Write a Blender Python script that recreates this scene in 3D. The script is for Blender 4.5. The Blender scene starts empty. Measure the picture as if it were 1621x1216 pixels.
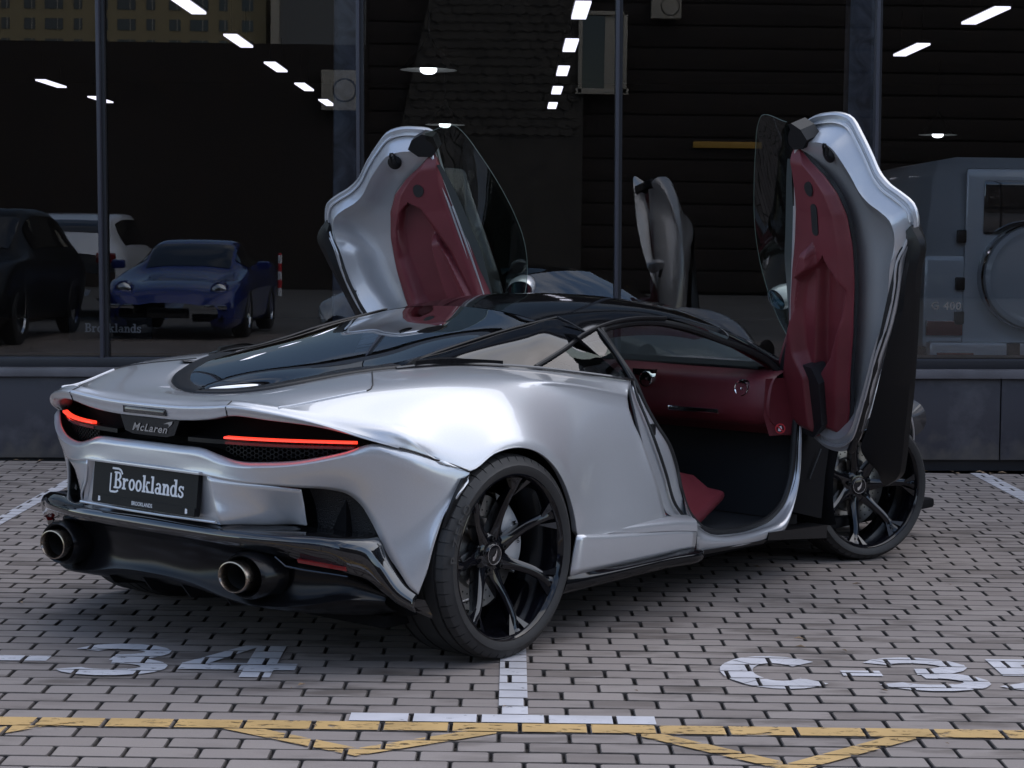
import bpy, bmesh, math, random
from math import sin, cos, pi, radians, sqrt, atan2
from mathutils import Vector, Matrix, noise

random.seed(7)
SC = bpy.context.scene
COL = SC.collection

# ---------------------------------------------------------------- camera
cam_d = bpy.data.cameras.new('camera')
cam = bpy.data.objects.new('camera', cam_d)
COL.objects.link(cam)
cam_d.sensor_width = 36.0
cam_d.lens = 67.01
cam_d.clip_start = 0.1
cam_d.clip_end = 2000.0
_p, _r = radians(-4.5095), radians(0.7587)
_d = Vector((0, cos(_p), sin(_p)))
_rt = Vector((1, 0, 0))
_u = _rt.cross(_d)
_r2 = _rt * cos(_r) + _u * sin(_r)
_u2 = -_rt * sin(_r) + _u * cos(_r)
mw = Matrix.Identity(4)
for i in range(3):
    mw[i][0], mw[i][1], mw[i][2] = _r2[i], _u2[i], -_d[i]
mw[0][3], mw[1][3], mw[2][3] = 0.7343, -6.9198, 1.4357
cam.matrix_world = mw
SC.camera = cam

# ---------------------------------------------------------------- sky, sun, exposure
SUN_EL, SUN_AZ = radians(50), radians(62)       # azimuth measured from +Y towards +X
world = bpy.data.worlds.new('World')
SC.world = world
world.use_nodes = True
wn, wl = world.node_tree.nodes, world.node_tree.links
wn.clear()
w_out = wn.new('ShaderNodeOutputWorld')
w_bg = wn.new('ShaderNodeBackground')
w_sky = wn.new('ShaderNodeTexSky')
w_sky.sky_type = 'NISHITA'
w_sky.sun_disc = False
w_sky.sun_elevation = SUN_EL
w_sky.sun_rotation = SUN_AZ
w_sky.air_density = 1.0
w_sky.dust_density = 0.6
# broken cloud cover, the same all round
w_tc = wn.new('ShaderNodeTexCoord')
w_map = wn.new('ShaderNodeMapping'); w_map.inputs['Scale'].default_value = (1.0, 1.0, 2.4)
w_no = wn.new('ShaderNodeTexNoise'); w_no.inputs['Scale'].default_value = 2.6
w_no.inputs['Detail'].default_value = 7; w_no.inputs['Roughness'].default_value = 0.58
w_rp = wn.new('ShaderNodeValToRGB')
w_rp.color_ramp.elements[0].position = 0.46; w_rp.color_ramp.elements[0].color = (0, 0, 0, 1)
w_rp.color_ramp.elements[1].position = 0.68; w_rp.color_ramp.elements[1].color = (0.85, 0.85, 0.85, 1)
w_mx = wn.new('ShaderNodeMixRGB'); w_mx.inputs['Color2'].default_value = (5.0, 5.1, 5.5, 1)
wl.new(w_tc.outputs['Generated'], w_map.inputs['Vector'])
wl.new(w_map.outputs[0], w_no.inputs['Vector'])
wl.new(w_no.outputs['Fac'], w_rp.inputs['Fac'])
wl.new(w_rp.outputs['Color'], w_mx.inputs['Fac'])
wl.new(w_sky.outputs['Color'], w_mx.inputs['Color1'])
wl.new(w_mx.outputs['Color'], w_bg.inputs['Color'])
w_bg.inputs['Strength'].default_value = 0.14
wl.new(w_bg.outputs[0], w_out.inputs['Surface'])

sun_d = bpy.data.lights.new('sun', 'SUN')
sun_d.energy = 1.0
sun_d.angle = radians(95)
sun_d.color = (1.0, 0.95, 0.87)
sun = bpy.data.objects.new('sun', sun_d)
COL.objects.link(sun)
_sd = Vector((sin(SUN_AZ) * cos(SUN_EL), cos(SUN_AZ) * cos(SUN_EL), sin(SUN_EL)))
sun.rotation_euler = _sd.to_track_quat('Z', 'Y').to_euler()
sun.location = _sd * 60

SC.view_settings.view_transform = 'Standard'
SC.view_settings.look = 'None'
SC.view_settings.gamma = 1.0
SC.view_settings.exposure = 0.95
SC.view_settings.use_curve_mapping = False
SC.render.engine = 'CYCLES'
SC.cycles.use_denoising = True
SC.cycles.max_bounces = 8
SC.cycles.transmission_bounces = 8
SC.cycles.transparent_max_bounces = 12
SC.cycles.sample_clamp_indirect = 6.0

# ---------------------------------------------------------------- materials
def _mat(name):
    m = bpy.data.materials.new(name)
    m.use_nodes = True
    return m, m.node_tree.nodes, m.node_tree.links, m.node_tree.nodes['Principled BSDF']

def pbr(name, col, rough=0.5, metal=0.0, coat=0.0, spec=0.5, var=0.0, vscale=20.0, bump=0.0, bscale=200.0,
        emit=None, estr=0.0, ior=1.5, coatr=0.03, sheen=0.0):
    m, n, l, b = _mat(name)
    b.inputs['Base Color'].default_value = (*col, 1)
    b.inputs['Roughness'].default_value = rough
    b.inputs['Metallic'].default_value = metal
    b.inputs['Coat Weight'].default_value = coat
    b.inputs['Coat Roughness'].default_value = coatr
    b.inputs['Specular IOR Level'].default_value = spec
    b.inputs['IOR'].default_value = ior
    if sheen: b.inputs['Sheen Weight'].default_value = sheen
    if emit:
        b.inputs['Emission Color'].default_value = (*emit, 1)
        b.inputs['Emission Strength'].default_value = estr
    if var or bump:
        tc = n.new('ShaderNodeTexCoord')
    if var:
        no = n.new('ShaderNodeTexNoise'); no.inputs['Scale'].default_value = vscale; no.inputs['Detail'].default_value = 6
        l.new(tc.outputs['Object'], no.inputs['Vector'])
        rp = n.new('ShaderNodeValToRGB')
        a, c = max(0, 1 - var), 1 + var
        rp.color_ramp.elements[0].position = 0.3; rp.color_ramp.elements[1].position = 0.7
        rp.color_ramp.elements[0].color = (*[min(1, x * a) for x in col], 1)
        rp.color_ramp.elements[1].color = (*[min(1, x * c) for x in col], 1)
        l.new(no.outputs['Fac'], rp.inputs['Fac']); l.new(rp.outputs[0], b.inputs['Base Color'])
        mr = n.new('ShaderNodeMapRange'); mr.inputs['To Min'].default_value = max(0.02, rough - 0.08); mr.inputs['To Max'].default_value = min(1, rough + 0.08)
        l.new(no.outputs['Fac'], mr.inputs['Value']); l.new(mr.outputs[0], b.inputs['Roughness'])
    if bump:
        nb = n.new('ShaderNodeTexNoise'); nb.inputs['Scale'].default_value = bscale; nb.inputs['Detail'].default_value = 4
        l.new(tc.outputs['Object'], nb.inputs['Vector'])
        bp = n.new('ShaderNodeBump'); bp.inputs['Strength'].default_value = bump; bp.inputs['Distance'].default_value = 0.002
        l.new(nb.outputs['Fac'], bp.inputs['Height']); l.new(bp.outputs[0], b.inputs['Normal'])
    return m

def glass_mat(name, tint, ior=1.5, rough=0.0, trans=1.0):
    """thin sheet of glass: straight-through tinted transparency plus a fresnel mirror"""
    m, n, l, b = _mat(name)
    n.remove(b)
    o = n['Material Output']
    t = n.new('ShaderNodeBsdfTransparent'); t.inputs['Color'].default_value = (*tint, 1)
    g = n.new('ShaderNodeBsdfGlossy'); g.inputs['Roughness'].default_value = rough; g.inputs['Color'].default_value = (1, 1, 1, 1)
    f = n.new('ShaderNodeFresnel'); f.inputs['IOR'].default_value = ior
    mx = n.new('ShaderNodeMixShader')
    l.new(f.outputs[0], mx.inputs['Fac']); l.new(t.outputs[0], mx.inputs[1]); l.new(g.outputs[0], mx.inputs[2])
    l.new(mx.outputs[0], o.inputs['Surface'])
    return m

def paint_mat(name, col, metal=0.85, rough=0.3, flake=0.0):
    m, n, l, b = _mat(name)
    b.inputs['Base Color'].default_value = (*col, 1)
    b.inputs['Metallic'].default_value = metal
    b.inputs['Roughness'].default_value = rough
    b.inputs['Coat Weight'].default_value = 1.0
    b.inputs['Coat Roughness'].default_value = 0.02
    if flake:
        tc = n.new('ShaderNodeTexCoord')
        v = n.new('ShaderNodeTexVoronoi'); v.inputs['Scale'].default_value = 900
        l.new(tc.outputs['Object'], v.inputs['Vector'])
        mr = n.new('ShaderNodeMapRange'); mr.inputs['To Min'].default_value = 1 - flake; mr.inputs['To Max'].default_value = 1 + flake
        l.new(v.outputs['Color'], mr.inputs['Value'])
        mx = n.new('ShaderNodeMixRGB'); mx.blend_type = 'MULTIPLY'; mx.inputs['Fac'].default_value = 1
        mx.inputs['Color1'].default_value = (*col, 1)
        l.new(mr.outputs[0], mx.inputs['Color2']); l.new(mx.outputs[0], b.inputs['Base Color'])
    return m

M = {}
M['silver'] = paint_mat('silver_paint', (0.545, 0.55, 0.57), 0.48, 0.30, 0.07)
M['gloss_black'] = pbr('gloss_black', (0.006, 0.006, 0.007), 0.08, coat=1.0, coatr=0.02)
M['satin_black'] = pbr('satin_black', (0.008, 0.008, 0.009), 0.36, spec=0.3)
M['matt_black'] = pbr('matt_black', (0.005, 0.005, 0.006), 0.85, spec=0.15)
M['plate_black'] = pbr('plate_black', (0.008, 0.008, 0.009), 0.5, spec=0.2)
M['roof_black'] = pbr('roof_black', (0.005, 0.005, 0.006), 0.06, spec=0.42)
M['skirt_black'] = pbr('skirt_black', (0.005, 0.005, 0.006), 0.10, spec=0.35)
M['diff_black'] = pbr('diffuser_black', (0.005, 0.005, 0.006), 0.22, spec=0.25)
M['seal'] = pbr('rubber_seal', (0.010, 0.010, 0.011), 0.55)
M['tyre'] = pbr('tyre_rubber', (0.022, 0.021, 0.021), 0.62, var=0.25, vscale=14, bump=0.15, bscale=260)
M['tyre_mark'] = pbr('tyre_lettering', (0.045, 0.044, 0.043), 0.5)
M['rim'] = pbr('rim_black', (0.004, 0.004, 0.006), 0.10, coat=0.25, coatr=0.02, spec=0.4)
M['disc'] = pbr('brake_disc', (0.42, 0.41, 0.39), 0.34, metal=0.9, var=0.15, vscale=30)
M['caliper'] = pbr('caliper_silver', (0.68, 0.68, 0.68), 0.35, metal=0.3)
M['chrome'] = pbr('chrome', (0.75, 0.75, 0.76), 0.12, metal=1.0)
M['exhaust'] = pbr('exhaust_tip', (0.30, 0.255, 0.215), 0.26, metal=1.0, var=0.12, vscale=9)
M['exhaust_in'] = pbr('exhaust_soot', (0.012, 0.011, 0.010), 0.7)
M['red'] = pbr('red_leather', (0.150, 0.024, 0.032), 0.44, var=0.12, vscale=7, bump=0.22, bscale=420)
M['red_lt'] = pbr('red_leather_seat', (0.19, 0.032, 0.042), 0.42, var=0.1, vscale=8, bump=0.25, bscale=380)
M['black_lt'] = pbr('black_leather', (0.014, 0.014, 0.016), 0.45, bump=0.25, bscale=400)
M['carpet'] = pbr('carpet', (0.016, 0.016, 0.018), 0.95, bump=0.5, bscale=600)
M['headliner'] = pbr('headliner', (0.014, 0.013, 0.013), 0.9)
M['car_glass'] = glass_mat('car_glass', (0.30, 0.36, 0.36), 1.55)
M['rear_glass'] = glass_mat('rear_glass', (0.05, 0.058, 0.058), 1.5)
M['door_glass'] = glass_mat('door_glass', (0.40, 0.47, 0.44), 1.45)
M['light_red'] = pbr('tail_light', (0.6, 0.03, 0.02), 0.3, emit=(1.0, 0.05, 0.025), estr=0.85)
M['lens_red'] = pbr('red_lens', (0.20, 0.008, 0.010), 0.15, coat=1.0)
M['lens_dark'] = pbr('dark_lens', (0.05, 0.045, 0.045), 0.15, coat=1.0)
M['white_print'] = pbr('white_print', (0.74, 0.74, 0.76), 0.5)
M['red_print'] = pbr('red_print', (0.55, 0.02, 0.03), 0.5)
M['mirror'] = pbr('mirror_glass', (0.55, 0.75, 0.85), 0.02, metal=1.0)

# ---------------------------------------------------------------- mesh helpers
def link(name, verts, faces, mat, parent=None, smooth=True, angle=None):
    me = bpy.data.meshes.new(name)
    me.from_pydata([tuple(v) for v in verts], [], faces)
    me.update()
    mats = mat if isinstance(mat, (list, tuple)) else [mat]
    for x in mats: me.materials.append(x)
    if smooth:
        me.polygons.foreach_set('use_smooth', [True] * len(me.polygons))
        if angle is not None: me.set_sharp_from_angle(angle=radians(angle))
    o = bpy.data.objects.new(name, me)
    COL.objects.link(o)
    if parent is not None: o.parent = parent
    return o

def empty(name, loc=(0, 0, 0), rz=0.0, parent=None):
    o = bpy.data.objects.new(name, None)
    COL.objects.link(o)
    o.location = loc; o.rotation_euler = (0, 0, rz)
    o.empty_display_size = 0.2
    if parent is not None: o.parent = parent
    return o

def tag(o, label=None, cat=None, group=None, kind=None):
    if label: o['label'] = label
    if cat: o['category'] = cat
    if group: o['group'] = group
    if kind: o['kind'] = kind
    return o

class MB:
    """collects polygons for one mesh"""
    def __init__(s): s.v = []; s.f = []
    def add(s, verts, faces):
        k = len(s.v); s.v += [tuple(v) for v in verts]; s.f += [tuple(i + k for i in f) for f in faces]; return s
    def box(s, c, d, rz=0.0, bev=0.0, m=None):
        x, y, z = d[0] / 2, d[1] / 2, d[2] / 2
        if bev <= 0:
            vs = [(-x, -y, -z), (x, -y, -z), (x, y, -z), (-x, y, -z), (-x, -y, z), (x, -y, z), (x, y, z), (-x, y, z)]
            fs = [(0, 3, 2, 1), (4, 5, 6, 7), (0, 1, 5, 4), (1, 2, 6, 5), (2, 3, 7, 6), (3, 0, 4, 7)]
        else:
            bm = bmesh.new(); bmesh.ops.create_cube(bm, size=1.0)
            bmesh.ops.scale(bm, vec=d, verts=bm.verts)
            bmesh.ops.bevel(bm, geom=bm.edges[:], offset=bev, segments=2, profile=0.6, affect='EDGES')
            bm.verts.index_update()
            vs = [v.co.copy() for v in bm.verts]; fs = [tuple(v.index for v in f.verts) for f in bm.faces]; bm.free()
        ca, sa = cos(rz), sin(rz)
        out = []
        for p in vs:
            q = Vector((p[0] * ca - p[1] * sa, p[0] * sa + p[1] * ca, p[2]))
            if m is not None: q = m @ q
            out.append(q + Vector(c))
        return s.add(out, fs)
    def grid(s, rows, cu=False, cv=False, flip=False):
        n, k = len(rows), len(rows[0])
        vs = [p for r in rows for p in r]; fs = []
        for i in range(n if cv else n - 1):
            for j in range(k if cu else k - 1):
                a, b = i * k + j, i * k + (j + 1) % k
                c, d = ((i + 1) % n) * k + (j + 1) % k, ((i + 1) % n) * k + j
                fs.append((a, d, c, b) if flip else (a, b, c, d))
        return s.add(vs, fs)
    def tube(s, path, r, n=8, closed=False, cap=True):
        path = [Vector(p) for p in path]
        rows = []; m = len(path)
        up = Vector((0, 0, 1))
        for i, p in enumerate(path):
            if closed: t = path[(i + 1) % m] - path[i - 1]
            else: t = path[min(i + 1, m - 1)] - path[max(i - 1, 0)]
            t.normalize()
            a = t.cross(up)
            if a.length < 0.05: a = t.cross(Vector((1, 0, 0)))
            a.normalize(); b = a.cross(t)
            rr = r[i] if isinstance(r, (list, tuple)) else r
            rows.append([p + a * (cos(2 * pi * k / n) * rr) + b * (sin(2 * pi * k / n) * rr) for k in range(n)])
        s.grid(rows, cu=True, cv=closed)
        if cap and not closed:
            k = len(s.v)
            s.f.append(tuple(range(k - n, k))); s.f.append(tuple(reversed(range(k - m * n, k - m * n + n))))
        return s
    def lathe(s, prof, n=48, c=(0, 0, 0), axis='Y', a0=0.0, a1=2 * pi):
        """prof = [(offset along axis, radius)]"""
        full = abs(a1 - a0 - 2 * pi) < 1e-6
        rows = []
        for o, r in prof:
            row = []
            for k in range(n if full else n + 1):
                t = a0 + (a1 - a0) * k / n
                if axis == 'Y': row.append((c[0] + r * cos(t), c[1] + o, c[2] + r * sin(t)))
                elif axis == 'Z': row.append((c[0] + r * cos(t), c[1] + r * sin(t), c[2] + o))
                else: row.append((c[0] + o, c[1] + r * cos(t), c[2] + r * sin(t)))
            rows.append(row)
        return s.grid(rows, cu=full)
    def poly(s, pts): return s.add(pts, [tuple(range(len(pts)))])
    def prism(s, pts, ext):
        """flat polygon extruded along the vector ext"""
        n = len(pts); e = Vector(ext)
        vs = [Vector(p) for p in pts] + [Vector(p) + e for p in pts]
        fs = [tuple(range(n - 1, -1, -1)), tuple(range(n, 2 * n))] + [(i, (i + 1) % n, n + (i + 1) % n, n + i) for i in range(n)]
        return s.add(vs, fs)
    def build(s, name, mat, parent=None, smooth=True, angle=35, mirror=False, fix=False):
        v = [(p[0], -p[1], p[2]) for p in s.v] if mirror else s.v
        f = [tuple(reversed(q)) for q in s.f] if mirror else s.f
        o = link(name, v, f, mat, parent, smooth, angle)
        if fix:
            bm = bmesh.new(); bm.from_mesh(o.data)
            bmesh.ops.remove_doubles(bm, verts=bm.verts, dist=1e-5)
            bmesh.ops.recalc_face_normals(bm, faces=bm.faces); bm.to_mesh(o.data); bm.free()
        return o

def crv(pts, n, closed=False):
    """centripetal-ish Catmull-Rom through pts, n samples evenly by chord length"""
    P = [Vector(p) for p in pts]
    if len(P) == 1: return [P[0].copy() for _ in range(n)]
    if len(P) == 2: return [P[0].lerp(P[1], i / (n - 1)) for i in range(n)]
    m = len(P)
    T = [0.0]
    for i in range(m - (0 if closed else 1)):
        T.append(T[-1] + max((P[(i + 1) % m] - P[i]).length, 1e-5))
    def tan(i):
        if closed:
            a, b = (i - 1) % m, (i + 1) % m
            d0 = T[i] - T[i - 1] if i > 0 else T[m] - T[m - 1]
            d1 = T[i + 1] - T[i]
            return ((P[b] - P[i]) / d1 * d0 + (P[i] - P[a]) / d0 * d1) / (d0 + d1)
        if i == 0: return (P[1] - P[0]) / (T[1] - T[0])
        if i == m - 1: return (P[-1] - P[-2]) / (T[-1] - T[-2])
        d0, d1 = T[i] - T[i - 1], T[i + 1] - T[i]
        return ((P[i + 1] - P[i]) / d1 * d0 + (P[i] - P[i - 1]) / d0 * d1) / (d0 + d1)
    TG = [tan(i) for i in range(m)]
    out = []
    L = T[-1]
    j = 0
    for k in range(n):
        t = L * k / (n if closed else n - 1)
        while j < len(T) - 2 and t > T[j + 1]: j += 1
        h = T[j + 1] - T[j]; s = (t - T[j]) / h
        a, b = P[j], P[(j + 1) % m]
        ta, tb = TG[j] * h, TG[(j + 1) % m] * h
        s2, s3 = s * s, s * s * s
        out.append(a * (2 * s3 - 3 * s2 + 1) + ta * (s3 - 2 * s2 + s) + b * (-2 * s3 + 3 * s2) + tb * (s3 - s2))
    return out

def spl(pts, sub):
    """Catmull-Rom keeping the control points: sub steps between neighbours"""
    P = [Vector(p) for p in pts]; m = len(P); out = []
    for i in range(m - 1):
        a, b = P[i], P[i + 1]
        d = (b - a).length or 1e-5
        p0 = P[i - 1] if i > 0 else a * 2 - b
        p3 = P[i + 2] if i < m - 2 else b * 2 - a
        d0 = (a - p0).length or 1e-5; d2 = (p3 - b).length or 1e-5
        ta = ((b - a) / d * d0 + (a - p0) / d0 * d) / (d0 + d) * d
        tb = ((p3 - b) / d2 * d + (b - a) / d * d2) / (d + d2) * d
        for k in range(sub):
            s = k / sub; s2, s3 = s * s, s * s * s
            out.append(a * (2 * s3 - 3 * s2 + 1) + ta * (s3 - 2 * s2 + s) + b * (-2 * s3 + 3 * s2) + tb * (s3 - s2))
    out.append(P[-1].copy())
    return out

def loft(cols, su=4, sv=4):
    """cols[k] = control points of column k (all the same length) -> dense smooth grid of rows"""
    rows = [spl(c, sv) for c in cols]                  # along each column
    nr = len(rows[0])
    g = [spl([rows[k][i] for k in range(len(rows))], su) for i in range(nr)]
    return g

def relax(g, it, pin):
    """Laplacian relaxation of a dense grid, keeping the points for which pin(i, j) is true"""
    n, k = len(g), len(g[0])
    free = [(i, j, 1.0 - float(pin(i, j))) for i in range(1, n - 1) for j in range(1, k - 1) if pin(i, j) < 1]
    for _ in range(it):
        new = {}
        for i, j, w in free:
            q = g[i][j] * .4 + (g[i - 1][j] + g[i + 1][j] + g[i][j - 1] + g[i][j + 1]) * .15
            new[(i, j)] = g[i][j].lerp(q, w)
        for (i, j), p in new.items(): g[i][j] = p
    return g

def smooth01(a, b, x):
    t = max(0.0, min(1.0, (x - a) / (b - a)))
    return t * t * (3 - 2 * t)
# ================================================================ ground
GZ = 0.008
M['asphalt'] = pbr('asphalt', (0.11, 0.105, 0.10), 0.9, var=0.2, vscale=0.8, bump=0.4, bscale=90)
M['joint'] = pbr('joint_sand', (0.045, 0.038, 0.032), 0.95, var=0.35, vscale=30, bump=0.6, bscale=240)
gr = MB(); gr.poly([(-600, -600, -0.03), (600, -600, -0.03), (600, 600, -0.03), (-600, 600, -0.03)])
tag(gr.build('ground', M['asphalt'], None, False), kind='structure')

def paver_mat():
    m, n, l, b = _mat('paver')
    oi = n.new('ShaderNodeObjectInfo'); ge = n.new('ShaderNodeNewGeometry')
    ad = n.new('ShaderNodeMath'); ad.operation = 'ADD'; l.new(oi.outputs['Random'], ad.inputs[0]); l.new(ge.outputs['Random Per Island'], ad.inputs[1])
    fr = n.new('ShaderNodeMath'); fr.operation = 'FRACT'; l.new(ad.outputs[0], fr.inputs[0])
    r1 = n.new('ShaderNodeValToRGB')
    e = r1.color_ramp.elements
    e[0].position = 0.0; e[0].color = (0.185, 0.153, 0.136, 1)
    e[1].position = 1.0; e[1].color = (0.275, 0.235, 0.212, 1)
    x = r1.color_ramp.elements.new(0.12); x.color = (0.232, 0.196, 0.177, 1)
    l.new(fr.outputs[0], r1.inputs['Fac'])
    # fine grain
    g1 = n.new('ShaderNodeTexNoise'); g1.inputs['Scale'].default_value = 260; g1.inputs['Detail'].default_value = 3
    l.new(ge.outputs['Position'], g1.inputs['Vector'])
    mr = n.new('ShaderNodeMapRange'); mr.inputs['To Min'].default_value = 0.80; mr.inputs['To Max'].default_value = 1.20
    l.new(g1.outputs['Fac'], mr.inputs['Value'])
    m1 = n.new('ShaderNodeMixRGB'); m1.blend_type = 'MULTIPLY'; m1.inputs['Fac'].default_value = 1
    l.new(r1.outputs[0], m1.inputs['Color1']); l.new(mr.outputs[0], m1.inputs['Color2'])
    # damp smears that run along the courses
    mp = n.new('ShaderNodeMapping'); mp.inputs['Scale'].default_value = (2.6, 9.0, 1.0)
    l.new(ge.outputs['Position'], mp.inputs['Vector'])
    off = n.new('ShaderNodeVectorMath'); off.operation = 'ADD'
    cb = n.new('ShaderNodeCombineXYZ'); ml = n.new('ShaderNodeMath'); ml.operation = 'MULTIPLY'; ml.inputs[1].default_value = 7.0
    l.new(fr.outputs[0], ml.inputs[0]); l.new(ml.outputs[0], cb.inputs['Z'])
    l.new(mp.outputs[0], off.inputs[0]); l.new(cb.outputs[0], off.inputs[1])
    g2 = n.new('ShaderNodeTexNoise'); g2.inputs['Scale'].default_value = 1.0; g2.inputs['Detail'].default_value = 4; g2.inputs['Roughness'].default_value = .55
    l.new(off.outputs[0], g2.inputs['Vector'])
    r2 = n.new('ShaderNodeValToRGB'); r2.color_ramp.elements[0].position = .50; r2.color_ramp.elements[1].position = .64
    l.new(g2.outputs['Fac'], r2.inputs['Fac'])
    g3 = n.new('ShaderNodeTexNoise'); g3.inputs['Scale'].default_value = .8; g3.inputs['Detail'].default_value = 3
    l.new(ge.outputs['Position'], g3.inputs['Vector'])
    r3 = n.new('ShaderNodeValToRGB'); r3.color_ramp.elements[0].position = .36; r3.color_ramp.elements[1].position = .56
    l.new(g3.outputs['Fac'], r3.inputs['Fac'])
    mm = n.new('ShaderNodeMath'); mm.operation = 'MULTIPLY'; l.new(r2.outputs[0], mm.inputs[0]); l.new(r3.outputs[0], mm.inputs[1])
    m2 = n.new('ShaderNodeMixRGB'); m2.blend_type = 'MULTIPLY'; m2.inputs['Color2'].default_value = (.52, .50, .48, 1)
    l.new(mm.outputs[0], m2.inputs['Fac']); l.new(m1.outputs[0], m2.inputs['Color1'])
    l.new(m2.outputs[0], b.inputs['Base Color'])
    b.inputs['Roughness'].default_value = .82
    bp = n.new('ShaderNodeBump'); bp.inputs['Strength'].default_value = .35; bp.inputs['Distance'].default_value = .0015
    l.new(g1.outputs['Fac'], bp.inputs['Height']); l.new(bp.outputs[0], b.inputs['Normal'])
    return m
M['paver'] = paver_mat()
M['paver_edge'] = pbr('paver_edge_dirt', (.075, .064, .058), .95, var=.4, vscale=40)

PX, PY = 0.2, 0.1005
XA, XB, YA, YB = -7.0, 9.0, -9.6, 4.76
bed = MB(); bed.poly([(XA, YA, -.012), (XB, YA, -.012), (XB, YB, -.012), (XA, YB, -.012)])
paving = tag(bed.build('pavement', M['joint'], None, False), kind='structure')
rnd = random.Random(11)
PAV = []                                # (x0, x1, y0, y1, tilt a, tilt b, dz)
row0 = -1.449
kmin, kmax = int((YA - row0) / PY) + 1, int((YB - row0) / PY)
shift = 0.0
for k in range(kmin, kmax):
    y0 = row0 + k * PY
    shift = (shift + rnd.choice((.08, .1, .11, .12, .06))) % PX
    x = XA + shift
    while x + PX < XB:
        hj = .0034 + rnd.random() * .0022
        PAV.append((x + hj, x + PX - hj, y0 + .0030 + rnd.random() * .0015, y0 + PY - .0030 - rnd.random() * .0015, rnd.uniform(-1, 1), rnd.uniform(-1, 1), rnd.uniform(-.0012, .0012)))
        x += PX
def paver_geo(p, mb, ox=0.0, oy=0.0):
    x0, x1, y0, y1, ta, tb, dz = p
    b, c = .0030, .005
    def z(x, y, h): return GZ + dz + h + ta * .0007 * (x - (x0 + x1) / 2) / .1 + tb * .0007 * (y - (y0 + y1) / 2) / .05
    top = [(x0 + b + c, y0 + b), (x1 - b - c, y0 + b), (x1 - b, y0 + b + c), (x1 - b, y1 - b - c), (x1 - b - c, y1 - b), (x0 + b + c, y1 - b), (x0 + b, y1 - b - c), (x0 + b, y0 + b + c)]
    rim = [(x0 + c, y0), (x1 - c, y0), (x1, y0 + c), (x1, y1 - c), (x1 - c, y1), (x0 + c, y1), (x0, y1 - c), (x0, y0 + c)]
    vs = [(a - ox, d - oy, z(a, d, 0)) for a, d in top] + [(a - ox, d - oy, z(a, d, -.002)) for a, d in rim] + [(a - ox, d - oy, -.014) for a, d in rim]
    fs = [tuple(range(8))] + [(8 + i, 8 + (i + 1) % 8, (i + 1) % 8, i) for i in range(8)] + [(16 + i, 16 + (i + 1) % 8, 8 + (i + 1) % 8, 8 + i) for i in range(8)]
    mb.add(vs, fs)
def edge_slots(me):
    """material slot 1 on the chamfers and sides, which hold the dirt"""
    for i, p in enumerate(me.polygons): p.material_index = 0 if i % 17 == 0 else 1
def in_view(x, y):
    Z = y + 6.92
    return y > -1.92 and abs(x - .734) / Z < .276
near = []
far = MB()
for p in PAV:
    cx, cy = (p[0] + p[1]) / 2, (p[2] + p[3]) / 2
    hidden = (cx < .55 and -.15 < cy and abs(cx) < .9)
    if in_view(cx, cy) and cy < .62 and not hidden and len(near) < 298: near.append(p)
    else: paver_geo(p, far)
# near pavers: a few shared meshes laid one by one
var = []
for i in range(12):
    mb = MB(); hj = .0034 + .0022 * random.random()
    paver_geo((-.1 + hj, .1 - hj, -PY / 2 + .0037, PY / 2 - .0037, random.uniform(-1, 1), random.uniform(-1, 1), random.uniform(-.001, .001)), mb)
    me = bpy.data.meshes.new('paver'); me.from_pydata(mb.v, [], mb.f); me.materials.append(M['paver']); me.materials.append(M['paver_edge']); edge_slots(me); var.append(me)
NEAR = []
for p in near:
    o = bpy.data.objects.new('paver', random.choice(var)); COL.objects.link(o)
    o.parent = paving
    o.location = ((p[0] + p[1]) / 2, (p[2] + p[3]) / 2, 0)
    if random.random() < .5: o.rotation_euler = (0, 0, pi)
fo = far.build('paver_field', [M['paver'], M['paver_edge']], paving, False); edge_slots(fo.data)
fo['kind'] = 'stuff'

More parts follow.
